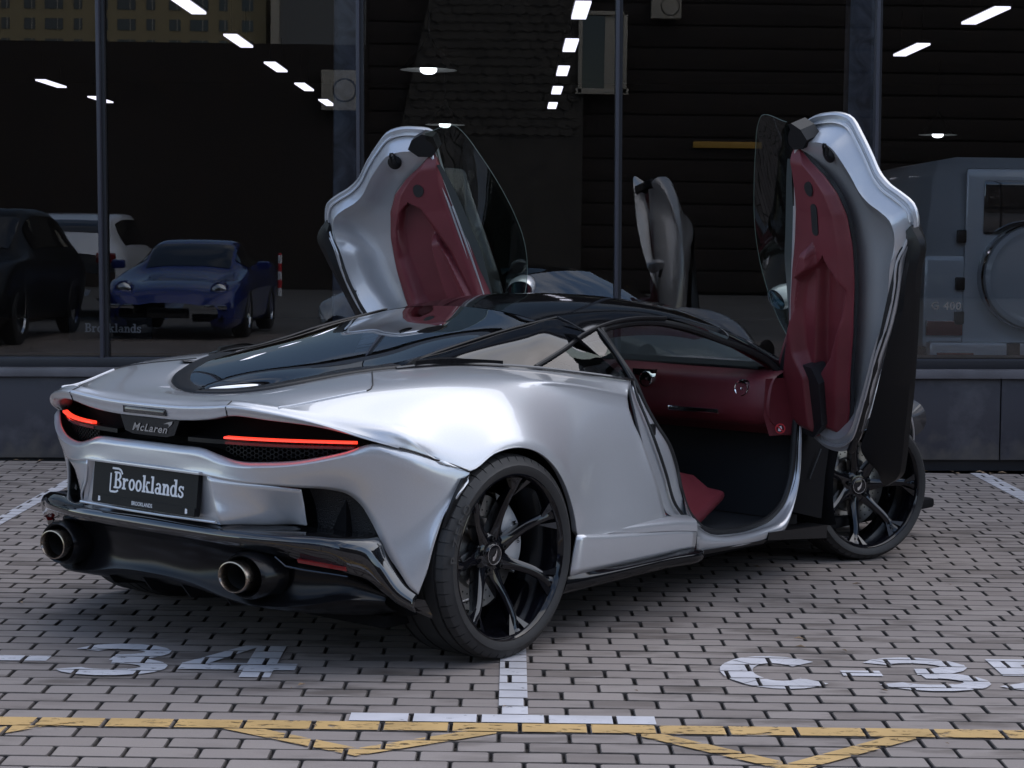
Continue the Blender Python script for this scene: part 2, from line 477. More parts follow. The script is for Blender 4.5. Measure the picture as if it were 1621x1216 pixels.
# ---------------------------------------------------------------- painted markings, laid on each paver's face
def clip(poly, x0, x1, y0, y1):
    def cut(P, f, g):
        out = []
        for i in range(len(P)):
            a, b = P[i - 1], P[i]
            fa, fb = f(a), f(b)
            if fa >= 0: 
                if fb >= 0: out.append(b)
                else: out.append(g(a, b, fa / (fa - fb)))
            elif fb >= 0: out.append(g(a, b, fa / (fa - fb))); out.append(b)
        return out
    lerp = lambda a, b, t: (a[0] + (b[0] - a[0]) * t, a[1] + (b[1] - a[1]) * t)
    for f in (lambda p: p[0] - x0, lambda p: x1 - p[0], lambda p: p[1] - y0, lambda p: y1 - p[1]):
        poly = cut(poly, f, lerp)
        if len(poly) < 3: return []
    return poly
def paint_m(name, col, lo, hi, scale=26.0):
    m, n, l, b = _mat(name)
    b.inputs['Roughness'].default_value = .6
    ge = n.new('ShaderNodeNewGeometry')
    no = n.new('ShaderNodeTexNoise'); no.inputs['Scale'].default_value = scale; no.inputs['Detail'].default_value = 8; no.inputs['Roughness'].default_value = .68
    mp = n.new('ShaderNodeMapping'); mp.inputs['Scale'].default_value = (.7, 1.6, 1)
    l.new(ge.outputs['Position'], mp.inputs['Vector']); l.new(mp.outputs[0], no.inputs['Vector'])
    rp = n.new('ShaderNodeValToRGB'); rp.color_ramp.elements[0].position = lo; rp.color_ramp.elements[1].position = hi
    l.new(no.outputs['Fac'], rp.inputs['Fac']); l.new(rp.outputs[0], b.inputs['Alpha'])
    n2 = n.new('ShaderNodeTexNoise'); n2.inputs['Scale'].default_value = 6; n2.inputs['Detail'].default_value = 5
    l.new(ge.outputs['Position'], n2.inputs['Vector'])
    r2 = n.new('ShaderNodeValToRGB'); r2.color_ramp.elements[0].position = .3; r2.color_ramp.elements[1].position = .7
    r2.color_ramp.elements[0].color = (*[c * .74 for c in col], 1); r2.color_ramp.elements[1].color = (*col, 1)
    l.new(n2.outputs['Fac'], r2.inputs['Fac']); l.new(r2.outputs[0], b.inputs['Base Color'])
    return m
M['line_white'] = paint_m('white_line_paint', (.62, .60, .62), .30, .38)
M['line_worn'] = paint_m('worn_white_paint', (.66, .64, .66), .31, .40)
M['line_yellow'] = paint_m('yellow_line_paint', (.60, .385, .15), .36, .45)
def marking(name, polys, mat, label):
    mb = MB()
    for qi, q in enumerate(polys):
        qi = qi % 6
        xs = [p[0] for p in q]; ys = [p[1] for p in q]
        for p in PAV:
            if p[1] < min(xs) or p[0] > max(xs) or p[3] < min(ys) or p[2] > max(ys): continue
            c = clip(list(q), p[0] + .003, p[1] - .003, p[2] + .001, p[3] - .001)
            if len(c) >= 3: mb.poly([(a, b, GZ + .0036 + .0003 * qi) for a, b in c])
    o = mb.build(name, mat, None, False)
    # all loops counter-clockwise so the paint faces up
    bm = bmesh.new(); bm.from_mesh(o.data)
    for f in bm.faces:
        if f.normal.z < 0: f.normal_flip()
    bm.to_mesh(o.data); bm.free()
    tag(o, label, 'road marking', kind='structure')
    return o
def rect(x0, x1, y0, y1): return [(x0, y0), (x1, y0), (x1, y1), (x0, y1)]
def stroke2(a, b, w):
    dx, dy = b[0] - a[0], b[1] - a[1]; L = sqrt(dx * dx + dy * dy); nx, ny = -dy / L * w / 2, dx / L * w / 2
    return [(a[0] - nx, a[1] - ny), (b[0] - nx, b[1] - ny), (b[0] + nx, b[1] + ny), (a[0] + nx, a[1] + ny)]
def arc(cx, cy, rx, ry, t, a0, a1, n=12):
    out = []
    for i in range(n):
        p, q = radians(a0 + (a1 - a0) * i / n), radians(a0 + (a1 - a0) * (i + 1) / n)
        out.append([(cx + rx * cos(p), cy + ry * sin(p)), (cx + rx * cos(q), cy + ry * sin(q)), (cx + (rx - t) * cos(q), cy + (ry - t) * sin(q)), (cx + (rx - t) * cos(p), cy + (ry - t) * sin(p))])
    return out
marking('bay_line', [rect(.707, .795, -1.349, 4.70), rect(.27, 1.17, -1.449, -1.349)], M['line_white'], 'white bay line running under the rear wheel, with a short crossbar')
marking('bay_line', [rect(-1.788, -1.712, -1.349, 4.70)], M['line_white'], 'white bay line behind the exhaust at the edge of the photo')
marking('bay_line', [rect(3.545, 3.655, -1.349, 4.70)], M['line_white'], 'white bay line ending at the grey plinth beyond the front wheel')
ylw = [rect(-6.5, 8.5, -1.549, -1.449)]
for x, yz in ((-4.10, -1.85), (-2.55, -1.85), (-1.0, -1.87), (.32, -1.785), (1.50, -1.89), (3.0, -1.85), (4.5, -1.85)):
    ylw.append(stroke2((x - .02, yz - .01), (x + .44, -1.49), .066)); ylw.append(stroke2((x + .02, yz - .01), (x - .44, -1.49), .066))
    pass
marking('zigzag_line', ylw, M['line_yellow'], 'yellow line with zigzag painted across the paving in front')
def digit(ch, x, y, w, h):
    t = .108
    if ch == 'C': return arc(x + w / 2, y + h / 2, w / 2, h / 2, t, 42, 318, 18)
    if ch == '-': return [rect(x, x + w, y + h * .42, y + h * .58)]
    if ch == '3': return arc(x + w * .45, y + h * .74, w * .46, h * .27, t * .8, -95, 160, 12) + arc(x + w * .48, y + h * .27, w * .50, h * .28, t * .8, -160, 95, 12)
    if ch == '4': return [rect(x + w * .56, x + w * .82, y, y + h), [(x, y + h * .22), (x + w, y + h * .22), (x + w, y + h * .42), (x, y + h * .42)], [(x, y + h * .40), (x + w * .22, y + h * .40), (x + w * .60, y + h), (x + w * .45, y + h)]]
    if ch == '5': return [rect(x + w * .10, x + w * .95, y + h * .82, y + h), rect(x + w * .10, x + w * .36, y + h * .48, y + h * .85)] + arc(x + w * .42, y + h * .32, w * .52, h * .33, t, -150, 110, 14)
    return []
L1 = digit('C', -1.40, -.92, .36, .46) + digit('-', -.99, -.92, .20, .46) + digit('3', -.74, -.92, .37, .46) + digit('4', -.34, -.92, .38, .46)
L2 = digit('C', 1.43, -.985, .38, .47) + digit('-', 1.83, -.985, .13, .47) + digit('3', 1.92, -.985, .38, .47) + digit('5', 2.32, -.985, .38, .47)
marking('bay_number', L1, M['line_worn'], 'worn white bay number ending in 34 painted below the tail of the car')
marking('bay_number', L2, M['line_white'], 'white bay number beginning with C painted on the open paving')

# ================================================================ showroom building
BY = 4.75
bld_ = empty('showroom_building', (.734, BY, 0))
bld_.rotation_euler = (0, radians(-.62), 0)
tag(bld_, 'dark glass fronted car showroom with grey plinth', 'building')
M['clad'] = pbr('plinth_cladding', (.036, .035, .043), .55, var=.10, vscale=2.2, bump=.05, bscale=60)
def clad_mat():
    m, n, l, b = _mat('scuffed_cladding')
    tc = n.new('ShaderNodeTexCoord')
    g = n.new('ShaderNodeTexNoise'); g.inputs['Scale'].default_value = 3.0; g.inputs['Detail'].default_value = 8; g.inputs['Roughness'].default_value = .62
    l.new(tc.outputs['Object'], g.inputs['Vector'])
    r = n.new('ShaderNodeValToRGB'); r.color_ramp.elements[0].position = .52; r.color_ramp.elements[1].position = .80
    r.color_ramp.elements[0].color = (.037, .035, .044, 1); r.color_ramp.elements[1].color = (.10, .095, .105, 1)
    l.new(g.outputs['Fac'], r.inputs['Fac']); l.new(r.outputs[0], b.inputs['Base Color']); b.inputs['Roughness'].default_value = .5
    sx = n.new('ShaderNodeSeparateXYZ'); l.new(tc.outputs['Object'], sx.inputs[0])
    g2 = n.new('ShaderNodeTexNoise'); g2.inputs['Scale'].default_value = 9; g2.inputs['Detail'].default_value = 7
    l.new(tc.outputs['Object'], g2.inputs['Vector'])
    mr = n.new('ShaderNodeMapRange'); mr.inputs['From Min'].default_value = .30; mr.inputs['From Max'].default_value = .04; mr.inputs['To Min'].default_value = -.15; mr.inputs['To Max'].default_value = .35
    l.new(sx.outputs['Z'], mr.inputs['Value'])
    ad = n.new('ShaderNodeMath'); ad.operation = 'ADD'; l.new(g2.outputs['Fac'], ad.inputs[0]); l.new(mr.outputs[0], ad.inputs[1])
    rr_ = n.new('ShaderNodeValToRGB'); rr_.color_ramp.elements[0].position = .58; rr_.color_ramp.elements[1].position = .95
    l.new(ad.outputs[0], rr_.inputs['Fac'])
    mx2 = n.new('ShaderNodeMixRGB'); mx2.inputs['Color2'].default_value = (.10, .088, .078, 1)
    l.new(rr_.outputs[0], mx2.inputs['Fac']); l.new(r.outputs[0], mx2.inputs['Color1']); l.new(mx2.outputs[0], b.inputs['Base Color'])
    return m
M['clad_scuff'] = clad_mat()
M['ledge'] = pbr('ledge_metal', (.11, .105, .115), .45, var=.25, vscale=4.0)
M['frame_dark'] = pbr('frame_dark', (.018, .018, .022), .4)
M['mullion'] = pbr('mullion_metal', (.042, .042, .055), .45)
M['room_dark'] = pbr('room_dark', (.020, .018, .017), .85)
M['room_floor'] = pbr('room_floor', (.06, .055, .05), .35)
M['pane'] = glass_mat('showroom_glass', (.86, .88, .90), 1.85)
M['facade_up'] = pbr('upper_facade', (.10, .10, .11), .6)
X0, X1 = -14.0, 18.0
# plinth panels with open joints
xs = [3.01 - 2.4 * k for k in range(-6, 8)][::-1]
for a, b in zip(xs, xs[1:]):
    mb = MB(); mb.box(((a + b) / 2, .02, .303), (b - a - .008, .04, .50), bev=.004)
    mb.build('cladding_panel', M['clad_scuff'], bld_)
mb = MB(); mb.box(((X0 + X1) / 2, .10, .28), (X1 - X0, .10, .60)); mb.build('plinth_backing', M['frame_dark'], bld_, False)
mb = MB(); mb.box(((X0 + X1) / 2, .045, .582), (X1 - X0, .17, .052), bev=.006); mb.build('ledge', M['ledge'], bld_)
mb = MB(); mb.box(((X0 + X1) / 2, .13, .636), (X1 - X0, .10, .056), bev=.004); mb.build('bottom_rail', M['frame_dark'], bld_)
mb = MB(); mb.box(((X0 + X1) / 2, .105, .6655), (X1 - X0, .02, .006)); mb.build('glazing_bead', M['mullion'], bld_)
mx = [-2.53 + 1.5885 * k for k in range(-7, 13)]
for x in mx:
    mb = MB(); mb.box((x, .125, 2.13), (.021, .09, 2.94), bev=.003); mb.build('mullion', M['mullion'], bld_)
    mb = MB(); mb.box((x + .022, .15, 2.13), (.020, .05, 2.93)); mb.build('mullion_gasket', M['frame_dark'], bld_)
for a, b in zip(mx, mx[1:]):
    mb = MB(); mb.poly([(a + .012, .17, .655), (b - .012, .17, .655), (b - .012, .17, 3.60), (a + .012, .17, 3.60)])
    mb.build('window_pane', M['pane'], bld_, False)
mb = MB(); mb.box(((X0 + X1) / 2, .12, 3.66), (X1 - X0, .14, .14)); mb.build('head_rail', M['frame_dark'], bld_)
M['spandrel'] = pbr('spandrel_glass', (.010, .010, .012), .06, coat=1.0)
for a, b in zip(mx, mx[1:]):
    mb = MB(); mb.box(((a + b) / 2, .16, 4.65), (b - a - .012, .04, 1.8), bev=.004); mb.build('fascia_panel', M['spandrel'], bld_)
mb = MB(); mb.box(((X0 + X1) / 2, .40, 4.65), (X1 - X0 + 1, .4, 1.8)); mb.build('upper_wall', M['facade_up'], bld_, False)
mb = MB(); mb.box(((X0 + X1) / 2, 9.2, 5.62), (X1 - X0 + 1.2, 18.6, .14), bev=.02); mb.build('flat_roof', M['facade_up'], bld_, False)
# room behind the glass
mb = MB(); mb.box(((X0 + X1) / 2, 9.2, .05), (X1 - X0, 18, .10)); mb.build('room_floor', M['room_floor'], bld_, False)
mb = MB(); mb.box(((X0 + X1) / 2, 9.2, 3.80), (X1 - X0, 17.8, .10)); mb.build('room_ceiling', M['room_dark'], bld_, False)
mb = MB(); mb.box(((X0 + X1) / 2, 18.3, 2.75), (X1 - X0, .2, 5.5)); mb.build('room_back_wall', M['room_dark'], bld_, False)
for x in (X0, X1):
    mb = MB(); mb.box((x, 9.2, 2.75), (.2, 18, 5.5)); mb.build('room_side_wall', M['room_dark'], bld_, False)
mb = MB(); mb.box(((X0 + X1) / 2, .34, .655), (X1 - X0 - .3, .30, .03), bev=.004); mb.build('window_board', pbr('window_board', (.17, .115, .075), .5, var=.2, vscale=5), bld_)

# dry leaves and grit blown over the paving and along the plinth
lv = MB(); rl = random.Random(5)
for i in range(150):
    if i < 60: x, y, s = rl.uniform(-3.5, 5), 4.72 - abs(rl.gauss(0, .06)), rl.uniform(.008, .03)
    else: x, y, s = rl.uniform(-3, 5), rl.uniform(-1.9, 4.5), rl.uniform(.006, .022)
    a = rl.uniform(0, 6.28); ca, sa = cos(a) * s, sin(a) * s
    z = GZ + .006
    lv.add([(x - ca, y - sa, z), (x + sa * .4, y - ca * .4, z + s * .35), (x + ca, y + sa, z + s * .1), (x - sa * .4, y + ca * .4, z + s * .25)], [(0, 1, 2), (0, 2, 3)])
lo_ = lv.build('leaf_litter', pbr('dry_leaf', (.22, .15, .09), .9, var=.5, vscale=2), None, False)
tag(lo_, 'dry leaf scraps scattered over the paving', 'leaves', kind='stuff')
# ================================================================ lettering
def bfont(s, size=1.0, shear=0.0, off=0.0, space=1.0):
    """flat text polygons in XY, left-aligned on the baseline"""
    c = bpy.data.curves.new('lettering', 'FONT')
    c.body = s; c.size = size; c.shear = shear; c.offset = off; c.space_character = space; c.resolution_u = 3
    o = bpy.data.objects.new('lettering', c); COL.objects.link(o)
    dg = bpy.context.evaluated_depsgraph_get()
    me = bpy.data.meshes.new_from_object(o.evaluated_get(dg))
    v = [tuple(x.co) for x in me.vertices]; f = [tuple(p.vertices) for p in me.polygons]
    bpy.data.objects.remove(o); bpy.data.curves.remove(c); bpy.data.meshes.remove(me)
    return v, f

def center2d(v):
    xs = [p[0] for p in v]; ys = [p[1] for p in v]
    cx, cy = (min(xs) + max(xs)) / 2, (min(ys) + max(ys)) / 2
    return [(p[0] - cx, p[1] - cy, 0) for p in v], max(xs) - min(xs), max(ys) - min(ys)

def put2d(mb, v, f, o, ex, ey, lift=0.0):
    o, ex, ey = Vector(o), Vector(ex), Vector(ey)
    n = ex.cross(ey).normalized() * lift
    return mb.add([o + ex * p[0] + ey * p[1] + n for p in v], f)

def slab_word(word):
    """bold slab-serif letters as polygons; returns (verts, faces) with x-height 0.66, cap height 1"""
    V, F = [], []
    lift = [0.0]
    def rect(x0, y0, x1, y1):
        lift[0] += 0.0004
        k = len(V); V.extend([(x0, y0, lift[0]), (x1, y0, lift[0]), (x1, y1, lift[0]), (x0, y1, lift[0])]); F.append((k, k + 1, k + 2, k + 3))
    def quad(*p):
        lift[0] += 0.0004
        k = len(V); V.extend([(a, b, lift[0]) for a, b in p]); F.append(tuple(range(k, k + len(p))))
    def ring(cx, cy, rx, ry, tx, ty, a0, a1, n=14):
        lift[0] += 0.0004
        k = len(V)
        for i in range(n + 1):
            t = radians(a0 + (a1 - a0) * i / n)
            V.append((cx + rx * cos(t), cy + ry * sin(t), lift[0])); V.append((cx + (rx - tx) * cos(t), cy + (ry - ty) * sin(t), lift[0]))
        for i in range(n):
            F.append((k + 2 * i, k + 2 * i + 2, k + 2 * i + 3, k + 2 * i + 1))
    x = 0.0
    S, H = 0.19, 0.11           # stem width, slab height
    for ch in word:
        if ch == 'B':
            rect(x + .08, 0, x + .08 + S, 1); rect(x, 0, x + .42, H); rect(x, 1 - H, x + .42, 1); rect(x + .2, .47, x + .42, .57)
            ring(x + .40, .75, .26, .25, .17, .11, -90, 90); ring(x + .42, .27, .30, .27, .18, .11, -90, 90); w = .78
        elif ch == 'r':
            rect(x + .07, 0, x + .07 + S, .66); rect(x, 0, x + .36, H); rect(x, .66 - H, x + .2, .66)
            ring(x + .40, .40, .20, .26, .12, .13, 40, 160, 8); w = .60
        elif ch == 'o':
            ring(x + .29, .33, .29, .35, .17, .12, 0, 360, 24); w = .62
        elif ch == 'k':
            rect(x + .07, 0, x + .07 + S, 1); rect(x, 0, x + .34, H); rect(x, 1 - H, x + .2, 1)
            quad((x + .24, .24), (x + .34, .38), (x + .58, .62), (x + .40, .62)); rect(x + .38, .66 - H, x + .68, .66)
            quad((x + .30, .40), (x + .44, .42), (x + .66, .04), (x + .44, .04)); rect(x + .40, 0, x + .74, H); w = .76
        elif ch == 'l':
            rect(x + .08, 0, x + .08 + S, 1); rect(x, 0, x + .36, H); rect(x, 1 - H, x + .2, 1); w = .40
        elif ch == 'a':
            ring(x + .25, .20, .25, .21, .16, .10, 0, 360, 18); rect(x + .36, .08, x + .36 + S, .46); rect(x + .40, 0, x + .64, H)
            ring(x + .30, .42, .25, .25, .16, .10, 0, 155, 10); w = .66
        elif ch == 'n':
            rect(x + .07, 0, x + .07 + S, .66); rect(x, 0, x + .34, H); rect(x, .66 - H, x + .2, .66)
            ring(x + .38, .40, .23, .27, .18, .13, 0, 170, 10); rect(x + .42, 0, x + .61, .42); rect(x + .38, 0, x + .68, H); w = .70
        elif ch == 'd':
            ring(x + .29, .33, .29, .35, .17, .11, 0, 360, 22); rect(x + .40, 0, x + .40 + S, 1); rect(x + .30, 1 - H, x + .45, 1); rect(x + .45, 0, x + .68, H); w = .70
        elif ch == 's':
            ring(x + .26, .50, .22, .18, .15, .10, 20, 270, 12); ring(x + .27, .18, .24, .20, .16, .10, -160, 90, 12)
            rect(x + .02, .02, x + .12, .22); rect(x + .40, .46, x + .50, .66); w = .54
        x += w
    return V, F

def ellipse2d(rx, ry, n=28): return [(rx * cos(2 * pi * i / n), ry * sin(2 * pi * i / n)) for i in range(n)]

# ================================================================ the sports car
THETA = radians(50.8483)
car = empty('sports_car', (0, 0, 0), THETA)
tag(car, 'silver sports coupe with both doors raised upward and red leather interior', 'sports car')

def rr(cols):                       # authored with y = distance from the centre plane; right side is -y
    return [[(p[0], -p[1], p[2]) for p in c] for c in cols]

def panel(name, cols, mat, su=4, sv=4, both=True, flip=False, thick=0.0, parent=None, angle=50):
    g = loft(rr(cols), su, sv)
    out = []
    for m in ((False, True) if both else (False,)):
        mb = MB(); mb.grid(g, flip=flip)
        o = mb.build(name, mat, parent or car, True, angle, mirror=m)
        if thick:
            md = o.modifiers.new('thickness', 'SOLIDIFY'); md.thickness = thick; md.offset = 1
        out.append(o)
    return out

def panel_full(name, cols, mat, su=4, sv=4, thick=0.0, angle=50, flip=False, rel=0, pin=None):
    """first column lies on the centre plane: both halves in one smooth sheet"""
    right = rr(cols)
    left = [[(p[0], -p[1], p[2]) for p in c] for c in reversed(right[1:])]
    g = loft(left + right, su, sv)
    if rel: relax(g, rel, pin)
    mb = MB(); mb.grid(g, flip=flip)
    o = mb.build(name, mat, car, True, angle)
    if thick:
        md = o.modifiers.new('thickness', 'SOLIDIFY'); md.thickness = thick; md.offset = 1
    return o

def panel_across(name, cols, mat, su=4, sv=4, angle=50, flip=False, rel=0):
    """every column starts on the centre plane and runs outwards"""
    full = []
    for c in rr(cols):
        full.append([(p[0], -p[1], p[2]) for p in reversed(c[1:])] + list(c))
    g = loft(full, su, sv)
    if rel: relax(g, rel, lambda i, j: 0.0)
    mb = MB(); mb.grid(g, flip=flip)
    return mb.build(name, mat, car, True, angle)

# ---- rear clamshell: deck, haunch and side in one sheet round the hatch (columns run hatch edge -> lower edge)
CLAM = [
 [(-0.56,0,0.879),(-0.6315,0,0.882),(-0.69,0,0.879),(-0.695,0,0.878),(-0.715,0,0.874),(-0.732,0,0.871),(-0.7409,0,0.869),(-0.7417,0,0.8687),(-0.7585,0,0.8605),(-0.7751,0,0.8524),(-0.7756,0,0.8507),(-0.77,0,0.831),(-0.7644,0,0.8113),(-0.7608,0,0.8101),(-0.7,0,0.812)],
 [(-0.535,0.085,0.881),(-0.6148,0.1263,0.8823),(-0.68,0.16,0.878),(-0.685,0.163,0.877),(-0.71,0.18,0.874),(-0.73,0.19,0.872),(-0.7408,0.1998,0.87),(-0.7417,0.2004,0.8697),(-0.758,0.21,0.863),(-0.7742,0.2195,0.8563),(-0.7746,0.22,0.8547),(-0.769,0.22,0.835),(-0.7634,0.22,0.8153),(-0.7599,0.22,0.8141),(-0.7,0.22,0.816)],
 [(-0.5,0.16,0.886),(-0.5891,0.2067,0.8879),(-0.662,0.245,0.884),(-0.667,0.25,0.883),(-0.7,0.27,0.881),(-0.725,0.285,0.88),(-0.7388,0.3096,0.879),(-0.7397,0.3104,0.8787),(-0.756,0.32,0.8715),(-0.7722,0.3295,0.8644),(-0.7726,0.3297,0.8629),(-0.767,0.325,0.845),(-0.7614,0.3203,0.8271),(-0.758,0.32,0.8261),(-0.7,0.32,0.828)],
 [(-0.455,0.235,0.897),(-0.5568,0.2845,0.8991),(-0.64,0.325,0.89),(-0.645,0.33,0.889),(-0.685,0.36,0.888),(-0.715,0.38,0.887),(-0.7377,0.3899,0.886),(-0.7387,0.3903,0.8857),(-0.755,0.3975,0.8785),(-0.7712,0.4046,0.8714),(-0.7716,0.4047,0.8701),(-0.766,0.4005,0.856),(-0.7604,0.3963,0.8419),(-0.757,0.396,0.8411),(-0.7,0.396,0.843)],
 [(-0.385,0.303,0.915),(-0.4785,0.3866,0.915),(-0.555,0.455,0.904),(-0.56,0.46,0.903),(-0.612,0.495,0.893),(-0.66,0.525,0.882),(-0.6895,0.5447,0.8731),(-0.6906,0.545,0.8727),(-0.706,0.544,0.865),(-0.7212,0.5431,0.8574),(-0.7217,0.5428,0.8563),(-0.717,0.54,0.845),(-0.7123,0.5372,0.8337),(-0.7089,0.5357,0.8331),(-0.65,0.51,0.835)],
 [(-0.3,0.352,0.932),(-0.3908,0.4664,0.9281),(-0.465,0.56,0.914),(-0.47,0.564,0.912),(-0.525,0.61,0.89),(-0.575,0.645,0.866),(-0.6086,0.669,0.8458),(-0.6113,0.6709,0.844),(-0.6235,0.6785,0.8355),(-0.6363,0.6866,0.8265),(-0.6367,0.6869,0.8257),(-0.6315,0.6845,0.8205),(-0.6263,0.6822,0.8153),(-0.623,0.6802,0.8151),(-0.565,0.645,0.817)],
 [(-0.205,0.4,0.949),(-0.2958,0.532,0.9424),(-0.37,0.64,0.926),(-0.376,0.645,0.924),(-0.435,0.7,0.893),(-0.49,0.745,0.856),(-0.5284,0.7738,0.8234),(-0.5312,0.7756,0.8202),(-0.5415,0.781,0.804),(-0.5524,0.7867,0.7869),(-0.5529,0.7867,0.786),(-0.5515,0.782,0.786),(-0.5501,0.7773,0.786),(-0.5475,0.7749,0.7862),(-0.5,0.735,0.79)],
 [(-0.12,0.44,0.959),(-0.2053,0.583,0.9513),(-0.275,0.7,0.934),(-0.282,0.708,0.931),(-0.335,0.775,0.89),(-0.385,0.83,0.835),(-0.4255,0.8588,0.7927),(-0.4308,0.8624,0.7836),(-0.434,0.864,0.766),(-0.4378,0.8659,0.7451),(-0.4379,0.8659,0.744),(-0.437,0.864,0.7435),(-0.4361,0.8621,0.743),(-0.4352,0.8615,0.7429),(-0.42,0.852,0.742)],
 [(-0.03,0.48,0.966),(-0.1043,0.6285,0.9571),(-0.165,0.75,0.939),(-0.172,0.758,0.935),(-0.222,0.83,0.882),(-0.272,0.885,0.8),(-0.3287,0.8985,0.7208),(-0.3352,0.9001,0.7119),(-0.336,0.9005,0.7115),(-0.337,0.901,0.711),(-0.337,0.9009,0.711),(-0.337,0.899,0.7105),(-0.337,0.8971,0.71),(-0.3369,0.8964,0.7099),(-0.335,0.885,0.708)],
 [(0.06,0.505,0.97),(-0.006,0.6535,0.96),(-0.06,0.775,0.941),(-0.063,0.781,0.934),(-0.115,0.86,0.878),(-0.16,0.925,0.775),(-0.2065,0.9464,0.6718),(-0.21,0.948,0.664),(-0.21,0.946,0.663),(-0.21,0.944,0.663),(-0.21,0.942,0.664),(-0.21,0.938,0.665),(-0.21,0.934,0.666),(-0.21,0.93,0.667),(-0.21,0.926,0.668)],
 [(0.14,0.525,0.972),(0.0877,0.6669,0.9593),(0.045,0.783,0.938),(0.042,0.788,0.928),(-0.005,0.87,0.88),(-0.055,0.94,0.798),(-0.0969,0.9567,0.718),(-0.1,0.958,0.712),(-0.1,0.956,0.711),(-0.1,0.954,0.711),(-0.1,0.952,0.712),(-0.1,0.948,0.713),(-0.1,0.944,0.714),(-0.1,0.94,0.715),(-0.1,0.936,0.716)],
 [(0.22,0.548,0.97),(0.1787,0.68,0.9562),(0.145,0.788,0.934),(0.142,0.791,0.922),(0.1,0.87,0.87),(0.058,0.943,0.795),(0.0227,0.9607,0.729),(0.02,0.962,0.724),(0.02,0.96,0.723),(0.02,0.958,0.723),(0.02,0.956,0.724),(0.02,0.952,0.725),(0.02,0.948,0.726),(0.02,0.944,0.727),(0.02,0.94,0.728)],
 [(0.3,0.572,0.966),(0.2697,0.6941,0.9506),(0.245,0.794,0.927),(0.243,0.795,0.913),(0.21,0.872,0.848),(0.17,0.942,0.775),(0.1402,0.9606,0.7006),(0.138,0.962,0.695),(0.138,0.96,0.694),(0.138,0.958,0.694),(0.138,0.956,0.695),(0.138,0.952,0.696),(0.138,0.948,0.697),(0.138,0.944,0.698),(0.138,0.94,0.699)],
 [(0.4,0.6,0.958),(0.378,0.7095,0.9415),(0.36,0.799,0.917),(0.358,0.8,0.903),(0.322,0.874,0.815),(0.278,0.938,0.73),(0.238,0.9594,0.637),(0.235,0.961,0.63),(0.235,0.959,0.629),(0.235,0.957,0.629),(0.235,0.955,0.63),(0.235,0.951,0.631),(0.235,0.947,0.632),(0.235,0.943,0.633),(0.235,0.939,0.634)],
 [(0.5,0.625,0.949),(0.4835,0.7229,0.9308),(0.47,0.803,0.905),(0.468,0.804,0.891),(0.425,0.875,0.775),(0.362,0.936,0.655),(0.3136,0.9574,0.5388),(0.31,0.959,0.53),(0.31,0.957,0.529),(0.31,0.955,0.529),(0.31,0.953,0.53),(0.31,0.949,0.531),(0.31,0.945,0.532),(0.31,0.941,0.533),(0.31,0.937,0.534)],
 [(0.6,0.65,0.937),(0.5862,0.7347,0.9177),(0.575,0.804,0.891),(0.573,0.805,0.877),(0.525,0.876,0.735),(0.435,0.934,0.58),(0.3541,0.9545,0.4545),(0.348,0.956,0.445),(0.348,0.954,0.444),(0.348,0.952,0.444),(0.348,0.95,0.445),(0.348,0.946,0.446),(0.348,0.942,0.447),(0.348,0.938,0.448),(0.348,0.934,0.449)],
 [(0.72,0.68,0.921),(0.7007,0.7482,0.9006),(0.685,0.804,0.873),(0.683,0.805,0.859),(0.635,0.876,0.69),(0.52,0.935,0.505),(0.3731,0.9545,0.4018),(0.362,0.956,0.394),(0.362,0.954,0.393),(0.362,0.952,0.393),(0.362,0.95,0.394),(0.362,0.946,0.395),(0.362,0.942,0.396),(0.362,0.938,0.397),(0.362,0.934,0.398)],
 [(0.82,0.705,0.907),(0.7953,0.7589,0.886),(0.775,0.803,0.858),(0.773,0.804,0.844),(0.74,0.875,0.655),(0.68,0.93,0.47),(0.587,0.9514,0.3789),(0.58,0.953,0.372),(0.58,0.951,0.371),(0.58,0.949,0.371),(0.58,0.947,0.372),(0.58,0.943,0.373),(0.58,0.939,0.374),(0.58,0.935,0.375),(0.58,0.931,0.376)],
 [(0.9,0.725,0.895),(0.8615,0.7679,0.8751),(0.83,0.803,0.848),(0.828,0.804,0.834),(0.832,0.87,0.645),(0.845,0.916,0.465),(0.8032,0.943,0.358),(0.8,0.945,0.35),(0.8,0.943,0.349),(0.8,0.941,0.349),(0.8,0.939,0.35),(0.8,0.935,0.351),(0.8,0.931,0.352),(0.8,0.927,0.353),(0.8,0.923,0.354)],
 [(0.965,0.74,0.886),(0.9083,0.7741,0.8672),(0.862,0.802,0.841),(0.86,0.803,0.827),(0.888,0.864,0.65),(0.93,0.902,0.5),(0.962,0.917,0.385),(0.968,0.922,0.358),(0.968,0.919,0.358),(0.968,0.916,0.358),(0.968,0.913,0.358),(0.968,0.91,0.358),(0.968,0.907,0.358),(0.968,0.904,0.358),(0.968,0.901,0.358)],
]
_mid = (len(CLAM) - 1) * 5
def clam_pin(i, j):
    k = abs(j - _mid) / 5
    if i >= 6 * 4 - 1: return 1.0                        # tail edges and arch lip stay crisp
    if 2 * 4 <= i <= 3 * 4: return smooth01(9.0, 13.5, k)  # shoulder crease fades in
    return 0.0
clam_o = panel_full('rear_clamshell', CLAM, M['silver'], 5, 4, thick=0.008, angle=70, rel=60, pin=clam_pin)

from mathutils.bvhtree import BVHTree
_dg = bpy.context.evaluated_depsgraph_get()
def bvh(o):
    return BVHTree.FromPolygons([v.co.copy() for v in o.data.vertices], [tuple(p.vertices) for p in o.data.polygons])
CLAM_T = bvh(clam_o)
def on_clam(p, lift=.0012):
    q, n, i, d = CLAM_T.find_nearest(Vector(p))
    if n.z < -.2: n = -n
    if n.dot(q - Vector((.2, 0, .6))) < 0: n = -n
    return q + n * lift
